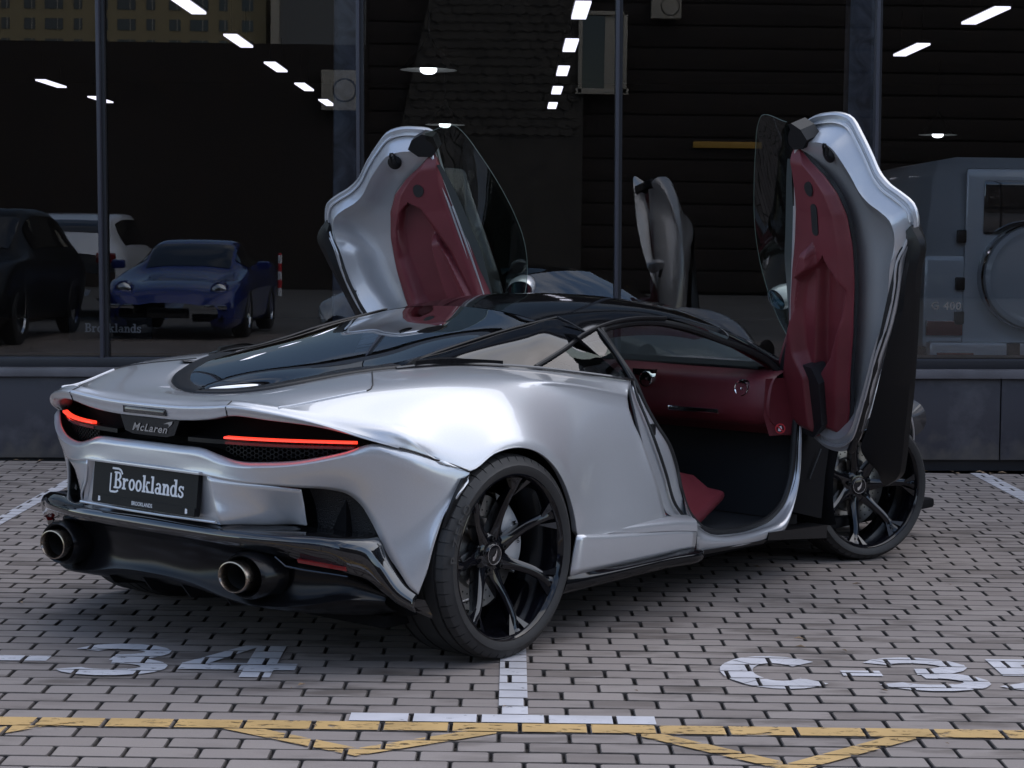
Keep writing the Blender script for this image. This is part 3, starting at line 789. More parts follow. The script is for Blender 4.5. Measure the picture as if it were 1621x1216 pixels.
# end joints of the moving tail spoiler
for m in (False, True):
    mb = MB(); mb.tube([on_clam(p) for p in ((-.738,-.386,.888),(-.757,-.392,.880),(-.772,-.396,.869),(-.768,-.394,.855),(-.761,-.392,.842))], .0024, 5); mb.build('spoiler_joint', M['seal'], car, mirror=m)

# ---- brake light let into the spoiler
mb = MB(); mb.box((-.7715, 0.0, .831), (.012, .200, .014), bev=.004)
mb.build('brake_light', M['lens_dark'], car, True, 40)
mb = MB()
for z in (.822, .842): mb.box((-.774 if z > .83 else -.7705, 0, z), (.006, .214, .003))
for y in (-.106, .106): mb.box((-.7725, y, .832), (.006, .004, .022))
mb.build('brake_light_frame', M['gloss_black'], car)

# ---- lamp recess: black back wall between blade and bumper
REC = []
for (bx, ba, bz), (lx, la, lz) in zip(
    [(-.70,0,.813),(-.70,.24,.818),(-.70,.395,.842),(-.66,.50,.837),(-.60,.60,.826),(-.545,.68,.812),(-.50,.745,.79),(-.49,.80,.768)],
    [(-.70,0,.715),(-.70,.24,.715),(-.695,.37,.69),(-.655,.47,.685),(-.60,.57,.69),(-.55,.66,.71),(-.51,.73,.735),(-.49,.795,.765)]):
    b, l = Vector((bx, ba, bz)), Vector((lx, la, lz))
    inn = Vector((.055, -.02, 0))
    REC.append([b, b + inn, l + inn, l])
panel('lamp_recess', REC, M['matt_black'], 4, 2)

# light bars
for m in (False, True):
    LB = [(-.715,-.335,.764),(-.700,-.40,.764),(-.668,-.49,.764),(-.625,-.58,.764),(-.575,-.665,.764),(-.530,-.738,.764)]
    c = spl(LB, 5)
    mb = MB(); rows = []
    for p in c:
        rows.append([p + Vector(q) for q in ((-.010, 0, .0032), (-.011, 0, -.0032), (.010, 0, -.005), (.010, 0, .005))])
    mb.grid(rows, cu=True); mb.poly(rows[0]); mb.poly(list(reversed(rows[-1])))
    mb.build('tail_light', M['light_red'], car, True, 30, mirror=m)
    mb = MB(); rows = []
    for p in c:
        rows.append([p + Vector(q) for q in ((-.004, 0, -.013), (-.004, 0, -.021), (.02, 0, -.022), (.02, 0, -.012))])
    mb.grid(rows, cu=True)
    mb.build('tail_light_lower', M['lens_red'], car, True, 30, mirror=m)
    # gloss black carrier between lamp and body
    mb = MB(); rows = []
    for p in spl([(-.735,-.18,.752),(-.725,-.27,.752),(-.708,-.345,.752),(-.662,-.49,.750),(-.618,-.58,.748)], 5):
        rows.append([p + Vector(q) for q in ((-.006, 0, .004), (-.006, 0, -.010), (.03, 0, -.012), (.03, 0, .006))])
    mb.grid(rows, cu=True); mb.build('lamp_carrier', M['satin_black'], car, True, 30, mirror=m)

# hexagonal grille below the lamps
def tailx(a):
    T_ = [(0,-.745),(.15,-.745),(.285,-.738),(.40,-.715),(.5,-.68),(.6,-.63),(.7,-.57),(.78,-.51),(.9,-.43)]
    for (a0, x0), (a1, x1) in zip(T_, T_[1:]):
        if a <= a1: return x0 + (x1 - x0) * (a - a0) / (a1 - a0)
    return T_[-1][1]
def lipz(a):
    T_ = [(0,.725),(.28,.723),(.33,.712),(.372,.697),(.414,.692),(.493,.696),(.57,.702),(.624,.711),(.711,.733),(.75,.746),(.80,.768)]
    for (a0, z0), (a1, z1) in zip(T_, T_[1:]):
        if a <= a1: return z0 + (z1 - z0) * (a - a0) / (a1 - a0)
    return .77
for m in (False, True):
    mb = MB(); s = .0088
    for j in range(10):
        for i in range(44):
            a = .33 + i * s * 1.5; z = .694 + j * s * sqrt(3) + (s * sqrt(3) / 2 if i % 2 else 0)
            if z < lipz(a) + .004 or z > .756 or a > .80: continue
            ring = []
            for k in range(6):
                t = pi / 3 * k
                ring.append((a + s * .97 * cos(t), z + s * .97 * sin(t)))
            inn = [(a + (p - a) * .80, z + (q - z) * .80) for p, q in ring]
            vs = [(tailx(p) + .028, -p, q) for p, q in ring] + [(tailx(p) + .028, -p, q) for p, q in inn] + [(tailx(p) + .042, -p, q) for p, q in inn]
            mb.add(vs, [(k, (k + 1) % 6, 6 + (k + 1) % 6, 6 + k) for k in range(6)] + [(6 + k, 6 + (k + 1) % 6, 12 + (k + 1) % 6, 12 + k) for k in range(6)])
    mb.build('grille_mesh', M['satin_black'], car, False, mirror=m)

# badge plinth and name
mb = MB(); g = [[(-.742, -.155 + .31 * i / 12, .755 + .001 * j * 0 + j * .0155) for i in range(13)] for j in range(5)]
mb.prism([(-.752, -.15, .807), (-.752, .15, .807), (-.752, .125, .757), (-.752, .085, .748), (-.752, -.085, .748), (-.752, -.125, .757)], (.03, 0, 0))
badge = mb.build('badge_plinth', M['gloss_black'], car, True, 30)
v, f = bfont('McLaren', .062, .35, .0012, 1.12)
v, w_, h_ = center2d(v)
mb = MB(); k = .178 / w_
put2d(mb, [(p[0] * k, p[1] * k * .78, 0) for p in v], f, (-.755, -.004, .773), (0, -1, 0), (0, 0, 1))
sw = [(.088, .004), (.112, .020), (.116, .030), (.094, .026), (.070, .018), (.094, .020), (.100, .014)]
put2d(mb, [(a, b, 0) for a, b in sw], [tuple(range(len(sw)))], (-.7555, -.004, .773), (0, -1, 0), (0, 0, 1))
mb.build('badge_lettering', M['chrome'], car, False)

# ---- rear bumper, silver
BU = [
 [(-0.753,0,0.728),(-0.7703,0,0.7166),(-0.773,0,0.7133),(-0.7775,0,0.699),(-0.7781,0,0.672),(-0.777,0,0.65)],
 [(-0.752,0.15,0.727),(-0.7693,0.15,0.7156),(-0.772,0.15,0.7123),(-0.7765,0.15,0.698),(-0.7771,0.1545,0.6714),(-0.776,0.16,0.65)],
 [(-0.747,0.272,0.724),(-0.7634,0.2761,0.7112),(-0.766,0.2769,0.7077),(-0.7705,0.279,0.693),(-0.7711,0.289,0.6642),(-0.77,0.3,0.64)],
 [(-0.735,0.34,0.706),(-0.7508,0.3431,0.6937),(-0.7536,0.3439,0.6901),(-0.758,0.3465,0.676),(-0.7572,0.3579,0.6518),(-0.755,0.37,0.632)],
 [(-0.722,0.395,0.694),(-0.7378,0.3995,0.6834),(-0.7406,0.4005,0.6806),(-0.745,0.4035,0.668),(-0.741,0.4163,0.6452),(-0.735,0.43,0.627)],
 [(-0.69,0.493,0.695),(-0.7045,0.5016,0.6852),(-0.707,0.5031,0.6828),(-0.7115,0.5075,0.671),(-0.7026,0.5122,0.6446),(-0.69,0.515,0.622)],
 [(-0.645,0.585,0.704),(-0.6595,0.5945,0.6951),(-0.662,0.5961,0.693),(-0.6665,0.6,0.68),(-0.6532,0.6011,0.6462),(-0.635,0.6,0.617)],
 [(-0.6,0.667,0.721),(-0.6131,0.6756,0.713),(-0.6153,0.6771,0.711),(-0.62,0.682,0.695),(-0.6031,0.676,0.6505),(-0.58,0.665,0.612)],
 [(-0.557,0.73,0.739),(-0.5692,0.7386,0.7319),(-0.5713,0.7401,0.73),(-0.577,0.747,0.711),(-0.5606,0.734,0.6509),(-0.537,0.712,0.597)],
 [(-0.512,0.79,0.764),(-0.5192,0.799,0.7601),(-0.5207,0.8007,0.7589),(-0.5255,0.8095,0.7235),(-0.5208,0.7836,0.6337),(-0.512,0.744,0.565)],
 [(-0.432,0.862,0.743),(-0.4382,0.8674,0.7272),(-0.4397,0.8685,0.7226),(-0.4535,0.866,0.6775),(-0.4772,0.8206,0.5837),(-0.492,0.77,0.515)],
 [(-0.318,0.905,0.704),(-0.3287,0.9095,0.6855),(-0.3312,0.9105,0.6804),(-0.365,0.9035,0.626),(-0.431,0.8523,0.5215),(-0.475,0.8,0.45)],
 [(-0.212,0.948,0.661),(-0.2267,0.9462,0.6459),(-0.2301,0.9458,0.6421),(-0.29,0.9315,0.578),(-0.3977,0.8761,0.4651),(-0.462,0.825,0.398)],
 [(-0.3,0.938,0.57),(-0.3088,0.9349,0.5553),(-0.3112,0.9341,0.5519),(-0.345,0.9215,0.501),(-0.4065,0.8866,0.4068),(-0.445,0.858,0.348)],
 [(-0.35,0.925,0.455),(-0.3557,0.9232,0.4443),(-0.3573,0.9228,0.4418),(-0.376,0.915,0.4065),(-0.4068,0.8972,0.3412),(-0.425,0.884,0.3)],
 [(-0.378,0.912,0.345),(-0.3815,0.9107,0.3375),(-0.3825,0.9104,0.3357),(-0.3895,0.9075,0.319),(-0.3982,0.9019,0.2928),(-0.402,0.898,0.278)],
]
panel_full('rear_bumper', BU, M['silver'], 4, 3, thick=0.010, rel=30, pin=lambda i, j: 1.0 if i <= 3 * 2 + 1 else 0.0)

# inner cheek between plate recess and side intake
CH = [
 [(-.770,.305,.640),(-.766,.320,.570),(-.762,.352,.500),(-.752,.352,.484)],
 [(-.752,.372,.632),(-.738,.385,.565),(-.720,.40,.500),(-.705,.40,.483)],
 [(-.730,.433,.626),(-.702,.445,.560),(-.672,.455,.500),(-.655,.455,.482)],
 [(-.686,.517,.618),(-.640,.518,.555),(-.605,.518,.500),(-.590,.518,.484)],
 [(-.625,.590,.608),(-.605,.582,.560),(-.592,.577,.505),(-.588,.576,.487)],
]
panel('bumper_cheek', CH, M['silver'], 5, 4, True, thick=0.006)
# plate recess
PR = MB()
o_ = [(-.770,-.305,.640),(-.770,.305,.640),(-.752,.352,.484),(-.752,-.352,.484)]
i_ = [(-.752,-.285,.655),(-.752,.285,.655),(-.745,.335,.492),(-.745,-.335,.492)]
PR.add(o_ + i_, [(0,1,5,4),(1,2,6,5),(2,3,7,6),(3,0,4,7),(4,5,6,7)])
PR.add([(-.777,-.16,.652),(-.777,.16,.652),(-.770,.305,.640),(-.770,-.305,.640)], [(0,1,2,3)])
PR.build('plate_recess', M['silver'], car, False)
mb = MB(); mb.box((-.775, 0, .647), (.02, .56, .010), bev=.003); mb.build('recess_lip', M['silver'], car)
mb = MB(); mb.tube([(-.768,-.345,.493),(-.768,-.1,.489),(-.768,.1,.489),(-.768,.345,.493)], .005, 8); mb.build('recess_bead', M['silver'], car)

# licence plate with its holder
PC, PT = Vector((-.772, 0.0, .580)), .10
pex, pey = Vector((0, -1, 0)), Vector((sin(PT), 0, cos(PT)))
pn = pex.cross(pey)
def plate(mb, y0, y1, z0, z1, d0, d1, r=.008):
    pts = []
    for cx, cz, a0 in ((y1 - r, z1 - r, 0), (y0 + r, z1 - r, 90), (y0 + r, z0 + r, 180), (y1 - r, z0 + r, 270)):
        for k in range(4):
            t = radians(a0 + 30 * k); pts.append((cx + r * cos(t), cz + r * sin(t)))
    mb.prism([PC + pex * a + pey * b + pn * d0 for a, b in pts], pn * (d1 - d0))
mb = MB(); plate(mb, -.265, .265, -.078, .072, -.014, .004)
lp = mb.build('licence_plate', M['plate_black'], car, True, 30)
mb = MB(); plate(mb, -.262, .262, -.076, -.050, .0045, .007, .004); mb.build('plate_strip', M['plate_black'], lp, True, 30)
v, f = slab_word('Brooklands'); k = .355 / max(p[0] for p in v)
mb = MB(); put2d(mb, [(p[0] * k, p[1] * k * 1.02, 0) for p in v], f, PC + pex * -.155 + pey * -.022 + pn * .0048, pex, pey)
for i, p in enumerate(mb.v): mb.v[i] = tuple(Vector(p) + pn * (v[i][2] * .02))
# the bracket drawn round the capital
def stroke(mb, pts, t, d):
    for (a, b), (c, e) in zip(pts, pts[1:]):
        dx, dy = c - a, e - b; L = sqrt(dx * dx + dy * dy); nx, ny = -dy / L * t / 2, dx / L * t / 2
        mb.poly([PC + pex * p + pey * q + pn * d for p, q in ((a - nx, b - ny), (c - nx, e - ny), (c + nx, e + ny), (a + nx, b + ny))])
stroke(mb, [(-.166, .045), (-.132, .045), (-.120, .040), (-.112, .028)], .007, .0056)
stroke(mb, [(-.172, .028), (-.172, -.034), (-.142, -.034), (-.130, -.028)], .007, .0053)
mb.build('plate_lettering', M['white_print'], lp, False)
v, f = bfont('BROOKLANDS', .02, 0, .0003, 1.0); v, w_, h_ = center2d(v)
mb = MB(); k = .105 / w_; put2d(mb, [(p[0] * k, p[1] * k * 1.15, 0) for p in v], f, PC + pey * -.063 + pn * .0078, pex, pey)
for a in (-.222, .222):
    v, f = bfont('B', .02, 0, .0015, 1.0); v, w_, h_ = center2d(v)
    put2d(mb, v, f, PC + pex * a + pey * -.063 + pn * .0078, pex, pey)
mb.build('holder_lettering', M['white_print'], lp, False)
mb = MB(); mb.lathe([(-.012, .012), (-.016, .010), (-.0165, .006), (-.013, .0055), (-.013, .0001)], 20, (-.752, -.010, .662), 'X'); mb.build('reversing_camera', M['satin_black'], car)

# ---- side air outlets in the bumper
OUT = [
 [(-.575,.573,.614),(-.540,.571,.545),(-.525,.570,.462)],
 [(-.545,.660,.617),(-.515,.650,.545),(-.500,.640,.462)],
 [(-.500,.715,.602),(-.480,.700,.530),(-.470,.700,.460)],
 [(-.474,.755,.567),(-.455,.750,.510),(-.450,.750,.455)],
 [(-.440,.800,.500),(-.430,.795,.455),(-.425,.790,.430)],
]
m_, n_, l_, b_ = _mat('outlet_mesh')
b_.inputs['Base Color'].default_value = (.010, .010, .011, 1); b_.inputs['Roughness'].default_value = .6
tc_ = n_.new('ShaderNodeTexCoord'); vo = n_.new('ShaderNodeTexVoronoi'); vo.inputs['Scale'].default_value = 130; vo.feature = 'DISTANCE_TO_EDGE'
l_.new(tc_.outputs['Object'], vo.inputs['Vector']); bp_ = n_.new('ShaderNodeBump'); bp_.inputs['Strength'].default_value = .8; bp_.inputs['Distance'].default_value = .006; bp_.invert = True
l_.new(vo.outputs['Distance'], bp_.inputs['Height']); l_.new(bp_.outputs[0], b_.inputs['Normal'])
M['outlet'] = m_
panel('air_outlet', OUT, M['outlet'], 4, 3)

# ---- gloss black diffuser with the shelf under the bumper
SH = [  # shelf: inner edge (under bumper) -> outer edge -> underside
 [(-.745,0,.490),(-.760,0,.482),(-.790,0,.470),(-.796,0,.458),(-.792,0,.436),(-.775,0,.424)],
 [(-.745,.20,.488),(-.758,.20,.480),(-.782,.205,.469),(-.788,.207,.457),(-.784,.207,.434),(-.766,.205,.422)],
 [(-.735,.36,.486),(-.748,.365,.479),(-.772,.37,.468),(-.778,.372,.456),(-.772,.372,.430),(-.752,.37,.416)],
 [(-.650,.46,.484),(-.690,.47,.476),(-.745,.49,.467),(-.751,.493,.455),(-.742,.493,.425),(-.722,.49,.405)],
 [(-.545,.57,.482),(-.610,.58,.474),(-.700,.61,.466),(-.706,.613,.454),(-.695,.613,.418),(-.675,.61,.390)],
 [(-.470,.68,.470),(-.540,.69,.466),(-.645,.70,.464),(-.652,.703,.450),(-.642,.704,.405),(-.625,.70,.370)],
 [(-.455,.75,.466),(-.520,.755,.464),(-.605,.765,.458),(-.616,.768,.440),(-.610,.768,.390),(-.590,.765,.350)],
 [(-.448,.785,.464),(-.485,.792,.460),(-.540,.802,.440),(-.556,.805,.415),(-.550,.805,.365),(-.535,.80,.325)],
 [(-.440,.820,.400),(-.460,.822,.395),(-.500,.830,.378),(-.512,.832,.350),(-.508,.832,.312),(-.495,.83,.285)],
 [(-.425,.862,.325),(-.440,.864,.318),(-.465,.868,.304),(-.474,.870,.285),(-.470,.870,.262),(-.455,.868,.245)],
 [(-.400,.897,.272),(-.408,.899,.268),(-.420,.902,.258),(-.426,.903,.246),(-.424,.903,.232),(-.415,.90,.220)],
]
panel_full('diffuser_shelf', SH, M['gloss_black'], 5, 3, thick=0.008, angle=40)
DF = [  # lower diffuser face
 [(-.775,0,.424),(-.750,0,.400),(-.730,0,.345),(-.735,0,.300),(-.745,0,.282),(-.700,0,.250),(-.55,0,.20)],
 [(-.766,.205,.422),(-.742,.205,.395),(-.725,.20,.340),(-.728,.20,.292),(-.738,.20,.272),(-.690,.20,.240),(-.55,.20,.195)],
 [(-.752,.37,.416),(-.722,.37,.40),(-.690,.37,.340),(-.715,.36,.270),(-.735,.35,.245),(-.690,.36,.225),(-.55,.37,.19)],
 [(-.722,.49,.405),(-.690,.49,.395),(-.665,.49,.330),(-.690,.49,.255),(-.715,.49,.232),(-.670,.49,.215),(-.53,.49,.19)],
 [(-.675,.61,.390),(-.645,.61,.375),(-.620,.61,.320),(-.640,.61,.258),(-.665,.61,.238),(-.620,.61,.215),(-.50,.61,.19)],
 [(-.590,.765,.350),(-.560,.765,.335),(-.545,.765,.305),(-.560,.765,.280),(-.580,.765,.268),(-.54,.76,.235),(-.45,.75,.20)],
 [(-.495,.83,.285),(-.480,.83,.280),(-.475,.83,.272),(-.480,.83,.264),(-.485,.83,.258),(-.46,.825,.235),(-.40,.81,.21)],
]
panel_full('diffuser', DF, M['diff_black'], 4, 3, angle=50)
# diffuser fins
for a in (-.30, -.10, .10, .30):
    mb = MB(); mb.prism([(-.71, a - .004, .26), (-.66, a - .004, .20), (-.45, a - .004, .17), (-.45, a - .004, .24)], (0, .008, 0)); mb.build('diffuser_fin', M['satin_black'], car, True, 30)
for m in (False, True):
    mb = MB(); mb.prism([(-.692, -.640, .398), (-.648, -.705, .388), (-.608, -.772, .378), (-.604, -.772, .364), (-.642, -.705, .374), (-.686, -.640, .386)], (.02, .006, 0)); mb.build('rear_reflector', M['lens_red'], car, True, 30, mirror=m)
    mb = MB(); mb.tube([(-.716, -.565, .400), (-.702, -.600, .372), (-.672, -.655, .362), (-.625, -.730, .352), (-.600, -.775, .346)], .0035, 6); mb.build('reflector_trim', M['gloss_black'], car, mirror=m)
    mb = MB(); mb.lathe([(0, .0095), (-.003, .0095), (-.003, .007), (-.001, .0065), (-.002, .0001)], 18, (-.649, -.700, .437), 'X'); mb.build('parking_sensor', M['satin_black'], car, mirror=m)
# little bright winglet ends ahead of the diffuser corner
mb_ = [(-.430,-.862,.268),(-.378,-.905,.258),(-.352,-.915,.205),(-.395,-.892,.228)]
for m in (False, True):
    mb = MB(); mb.prism(mb_, (.004, .006, -.012)); mb.build('corner_winglet', M['gloss_black'], car, True, 30, mirror=m)

# ---- exhausts: oval tips
for m in (False, True):
    mb = MB(); C_ = Vector((-.800, -.461, .332)); n = 40
    def ov(x, rx, rz, dy=0.0): return [(C_.x + x, C_.y + dy + rx * cos(2 * pi * k / n), C_.z + rz * sin(2 * pi * k / n)) for k in range(n)]
    mb.grid([ov(.16, .066, .048), ov(.02, .068, .050), ov(.004, .069, .051), ov(-.002, .068, .050), ov(-.003, .064, .0465), ov(.004, .060, .043), ov(.03, .058, .041)], cu=True)
    ex = mb.build('exhaust_tip', M['exhaust'], car, True, 60, mirror=m)
    mb = MB(); mb.grid([ov(.03, .058, .041), ov(.16, .055, .039), ov(.161, .001, .001)], cu=True); mb.build('exhaust_bore', M['exhaust_in'], ex, mirror=m)
    mb = MB(); mb.grid([ov(.14, .104, .082, -.008), ov(.045, .098, .076, -.012), ov(.030, .090, .068, -.012), ov(.034, .083, .061, -.012), ov(.12, .078, .056, -.01)], cu=True); mb.build('exhaust_surround', M['diff_black'], car, True, 60, mirror=m)
# ---- hatch glass, buttresses, roof
HC = [(-.506,0,.890),(-.48,0,.902),(-.43,0,.918),(-.36,0,.940),(-.26,0,.966),(-.15,0,.989),(-.02,0,1.014),(.11,0,1.036),(.25,0,1.058),(.49,0,1.096),(.65,0,1.122),(.80,0,1.147)]      # centre line
HE = [(-.505,.008,.890),(-.475,.085,.894),(-.425,.175,.906),(-.35,.252,.926),(-.24,.318,.947),(-.12,.370,.963),(0,.402,.977),(.13,.415,.994),(.26,.420,1.014),(.49,.43,1.058),(.64,.435,1.082),(.79,.437,1.102)]   # side edge
def hatch_cols(inset=0.0):
    cols = []
    for c, e in zip(HC, HE):
        c, e = Vector(c), Vector(e)
        w = e.y
        col = []
        for t in (0, .25, .5, .75, .9, 1.0):
            p = c.lerp(e, t)
            crown = (c.z - e.z) * (1 - (1 - t) ** 2 - t) if False else 0
            zz = e.z + (c.z - e.z) * (1 - t ** 2.2)
            col.append((p.x, p.y, zz))
        cols.append(col)
    return cols
panel_across('hatch_glass', hatch_cols(), M['rear_glass'], 6, 3, rel=40)
# surround frame that follows the glass edge (outer edge meets the clamshell)
FR = []
for a, e in zip(crv([q[0] for q in CLAM[:9]], 40), crv(HE[:7], 40)):
    FR.append([a + Vector((0, 0, -.004)), a + Vector((.003, -.003, .004)), a.lerp(e, .5) + Vector((0, 0, .004)), e + Vector((0, 0, .002)), e + Vector((.012, -.010, .001))])
panel('hatch_surround', FR, M['satin_black'], 1, 2, True)
# engine cover seen through the hatch
mb = MB(); mb.grid([[(x, y, .80 + .10 * smooth01(-.6, .3, x) - .05 * abs(y)) for y in (-.45, -.2, 0, .2, .45)] for x in (-.55, -.3, -.1, .1, .4, .7)], flip=True); mb.build('luggage_deck', M['headliner'], car)
mb = MB(); mb.box((.80, -.42, .895), (.20, .22, .10), bev=.045); mb.build('luggage_cushion', pbr('pale_leather', (.36, .33, .31), .6), car)
# buttress panel: base line -> hatch side edge
BT = [
 [(-.10,.450,.953),(-.10,.420,.955),(-.10,.380,.956)],
 [(.03,.498,.971),(.06,.460,.982),(.09,.413,.990)],
 [(.14,.527,.975),(.20,.477,1.000),(.254,.420,1.014)],
 [(.25,.560,.970),(.32,.497,1.015),(.38,.421,1.038)],
 [(.36,.590,.962),(.46,.517,1.031),(.52,.432,1.064)],
 [(.46,.613,.953),(.60,.532,1.046),(.70,.436,1.091)],
 [(.525,.624,.950),(.70,.552,1.055),(.88,.444,1.116)],
 [(.530,.625,.950),(.745,.604,1.018),(.915,.562,1.062)],
]
panel('roof_buttress', BT, M['roof_black'], 4, 4, True)
for m in (False, True):
    mb = MB(); mb.tube(spl([(-.02,-.484,.970),(.03,-.462,.981),(.12,-.432,.993),(.254,-.424,1.017),(.49,-.433,1.062),(.76,-.439,1.102),(.88,-.446,1.118)], 5), .0045, 6)
    mb.build('hatch_trim', M['satin_black'], car, mirror=m)
    base = spl([(-.01,-.490,.969),(.08,-.515,.974),(.18,-.541,.974),(.28,-.569,.968),(.38,-.597,.960)], 10)
    mb = MB(); rows = []
    for i, p in enumerate(base):
        t = i / (len(base) - 1); hgt = .022 * sin(pi * min(1, .12 + t * .95)) + .002
        rows.append([p + Vector((0, -.012, .001)), p + Vector((0, -.004, hgt * .6)), p + Vector((0, .014, hgt))])
    mb.grid(rows); mb.build('vent_backing', M['matt_black'], car, mirror=m)
    mb = MB()
    for i in range(2, len(base) - 2):
        for s_ in (0, .5):
            p = Vector(base[i]).lerp(Vector(base[i + 1]), s_)
            mb.box(p + Vector((0, -.004, .011)), (.003, .018, .018))
    lv = mb.build('vent_louvres', M['satin_black'], car, False, mirror=m); lv['kind'] = 'stuff'
    mb = MB(); mb.tube([p + Vector((0, -.008, .004)) for p in spl([(-.06,-.470,.964),(.05,-.507,.972),(.15,-.530,.974),(.30,-.576,.967),(.50,-.628,.950),(.70,-.680,.925),(.965,-.745,.888)], 5)], .0055, 6)
    mb.build('belt_moulding', M['gloss_black'], car, mirror=m)
QW = [
 [(.535,.626,.950),(.537,.625,.951),(.540,.624,.952)],
 [(.70,.677,.924),(.71,.646,.965),(.72,.611,1.008)],
 [(.84,.710,.904),(.86,.650,.980),(.90,.569,1.055)],
 [(.945,.735,.889),(.955,.660,.990),(.985,.569,1.072)],
]
panel('quarter_window', QW, M['car_glass'], 4, 3, True)
for m in (False, True):
    mb = MB(); mb.tube(spl([(.525,-.629,.953),(.72,-.614,1.012),(.90,-.572,1.060),(1.08,-.557,1.094),(1.25,-.560,1.108),(1.42,-.582,1.105)], 5), .009, 8); mb.build('window_frame', M['satin_black'], car, mirror=m)
    mb = MB(); mb.tube(spl([(.985,-.567,1.073),(.972,-.612,1.043),(.965,-.670,.985),(.975,-.737,.888)], 5), .009, 8); mb.build('door_pillar', M['satin_black'], car, mirror=m)
# roof skin
RF = []
for i in range(6):
    c = [(.80,0,1.147),(1.0,0,1.172),(1.25,0,1.190),(1.5,0,1.188),(1.68,0,1.176),(1.88,0,1.145)][i]
    e = [(.79,.437,1.102),(1.0,.448,1.128),(1.22,.46,1.148),(1.42,.485,1.145),(1.58,.53,1.120),(1.76,.585,1.070)][i]
    d = [(.92,.56,1.064),(1.10,.55,1.096),(1.25,.553,1.109),(1.42,.575,1.106),(1.60,.625,1.067),(1.75,.672,1.023)][i]
    col = []
    for t in (0, .3, .6, .85, 1.0):
        col.append((c[0] + (e[0] - c[0]) * t, e[1] * t, e[2] + (c[2] - e[2]) * (1 - t ** 2.4)))
    col.append(((e[0] * .45 + d[0] * .55), (e[1] * .4 + d[1] * .6), (e[2] * .5 + d[2] * .5) + .004)); col.append(d)
    RF.append(col)
panel_across('roof', RF, M['roof_black'], 6, 3, rel=15)
panel('headlining', [[(p[0], p[1] * .97, p[2] - .035) for p in c] for c in RF], M['headliner'], 3, 2, True)
# joint line between buttress and roof
for m in (False, True):
    mb = MB(); mb.tube([(.888,-.447,1.119),(.90,-.50,1.097),(.915,-.56,1.066)], .003, 6); mb.build('roof_joint', M['seal'], car, mirror=m)
# A-pillars
AP = [
 [(1.76,.585,1.070),(1.755,.635,1.055),(1.75,.672,1.023),(1.74,.660,1.005)],
 [(1.90,.640,1.012),(1.88,.690,1.000),(1.86,.716,.970),(1.85,.705,.955)],
 [(2.06,.685,.945),(2.02,.735,.930),(1.985,.755,.905),(1.975,.745,.89)],
 [(2.22,.735,.868),(2.15,.775,.855),(2.065,.795,.815),(2.05,.785,.80)],
]
panel('windscreen_pillar', AP, M['roof_black'], 4, 3, True)
panel('pillar_lining', [[(p[0] - .01, p[1] - .03, p[2] - .025) for p in c[:3]] for c in AP], M['red'], 4, 2, True)
# windscreen
WS = [
 [(1.88,0,1.146),(1.86,.30,1.127),(1.77,.58,1.073)],
 [(2.10,0,1.064),(2.06,.33,1.048),(1.95,.64,.998)],
 [(2.32,0,.970),(2.27,.36,.955),(2.12,.70,.915)],
 [(2.58,0,.862),(2.50,.42,.850),(2.28,.755,.838)],
]
panel_across('windscreen', WS, M['car_glass'], 4, 4)

# ---- rocker below the rear panel, ledge, skirt
RK = [
 [(.362,.958,.390),(.345,.957,.33),(.330,.952,.247)],
 [(.58,.955,.368),(.58,.955,.31),(.57,.950,.247)],
 [(.82,.948,.346),(.82,.948,.30),(.82,.946,.248)],
 [(1.00,.943,.330),(1.00,.943,.29),(1.00,.941,.249)],
 [(1.135,.940,.312),(1.135,.940,.28),(1.130,.938,.250)],
]
panel('rocker_panel', RK, M['silver'], 4, 3, True, thick=0.008)
LG = [  # swelling ledge where the side runs into the sill
 [(.50,.935,.400),(.50,.948,.385),(.50,.950,.368)],
 [(.70,.922,.398),(.70,.948,.380),(.70,.951,.356)],
 [(.86,.906,.396),(.86,.946,.374),(.86,.949,.344)],
 [(1.00,.900,.388),(1.00,.942,.366),(1.00,.945,.331)],
 [(1.14,.892,.370),(1.14,.936,.352),(1.14,.941,.313)],
]
panel('sill_ledge', LG, M['silver'], 4, 4, True)
SK = [
 [(.320,.950,.250),(.300,.958,.225),(.285,.955,.195),(.30,.86,.19)],
 [(.60,.952,.248),(.60,.972,.236),(.60,.972,.212),(.60,.86,.20)],
 [(.90,.945,.249),(.90,.976,.240),(.90,.976,.218),(.90,.86,.205)],
 [(1.12,.938,.250),(1.14,.972,.238),(1.15,.970,.222),(1.15,.86,.21)],
 [(1.19,.90,.240),(1.20,.905,.236),(1.20,.905,.228),(1.20,.86,.215)],
]
panel('side_skirt', SK, M['skirt_black'], 5, 4, True, angle=40)

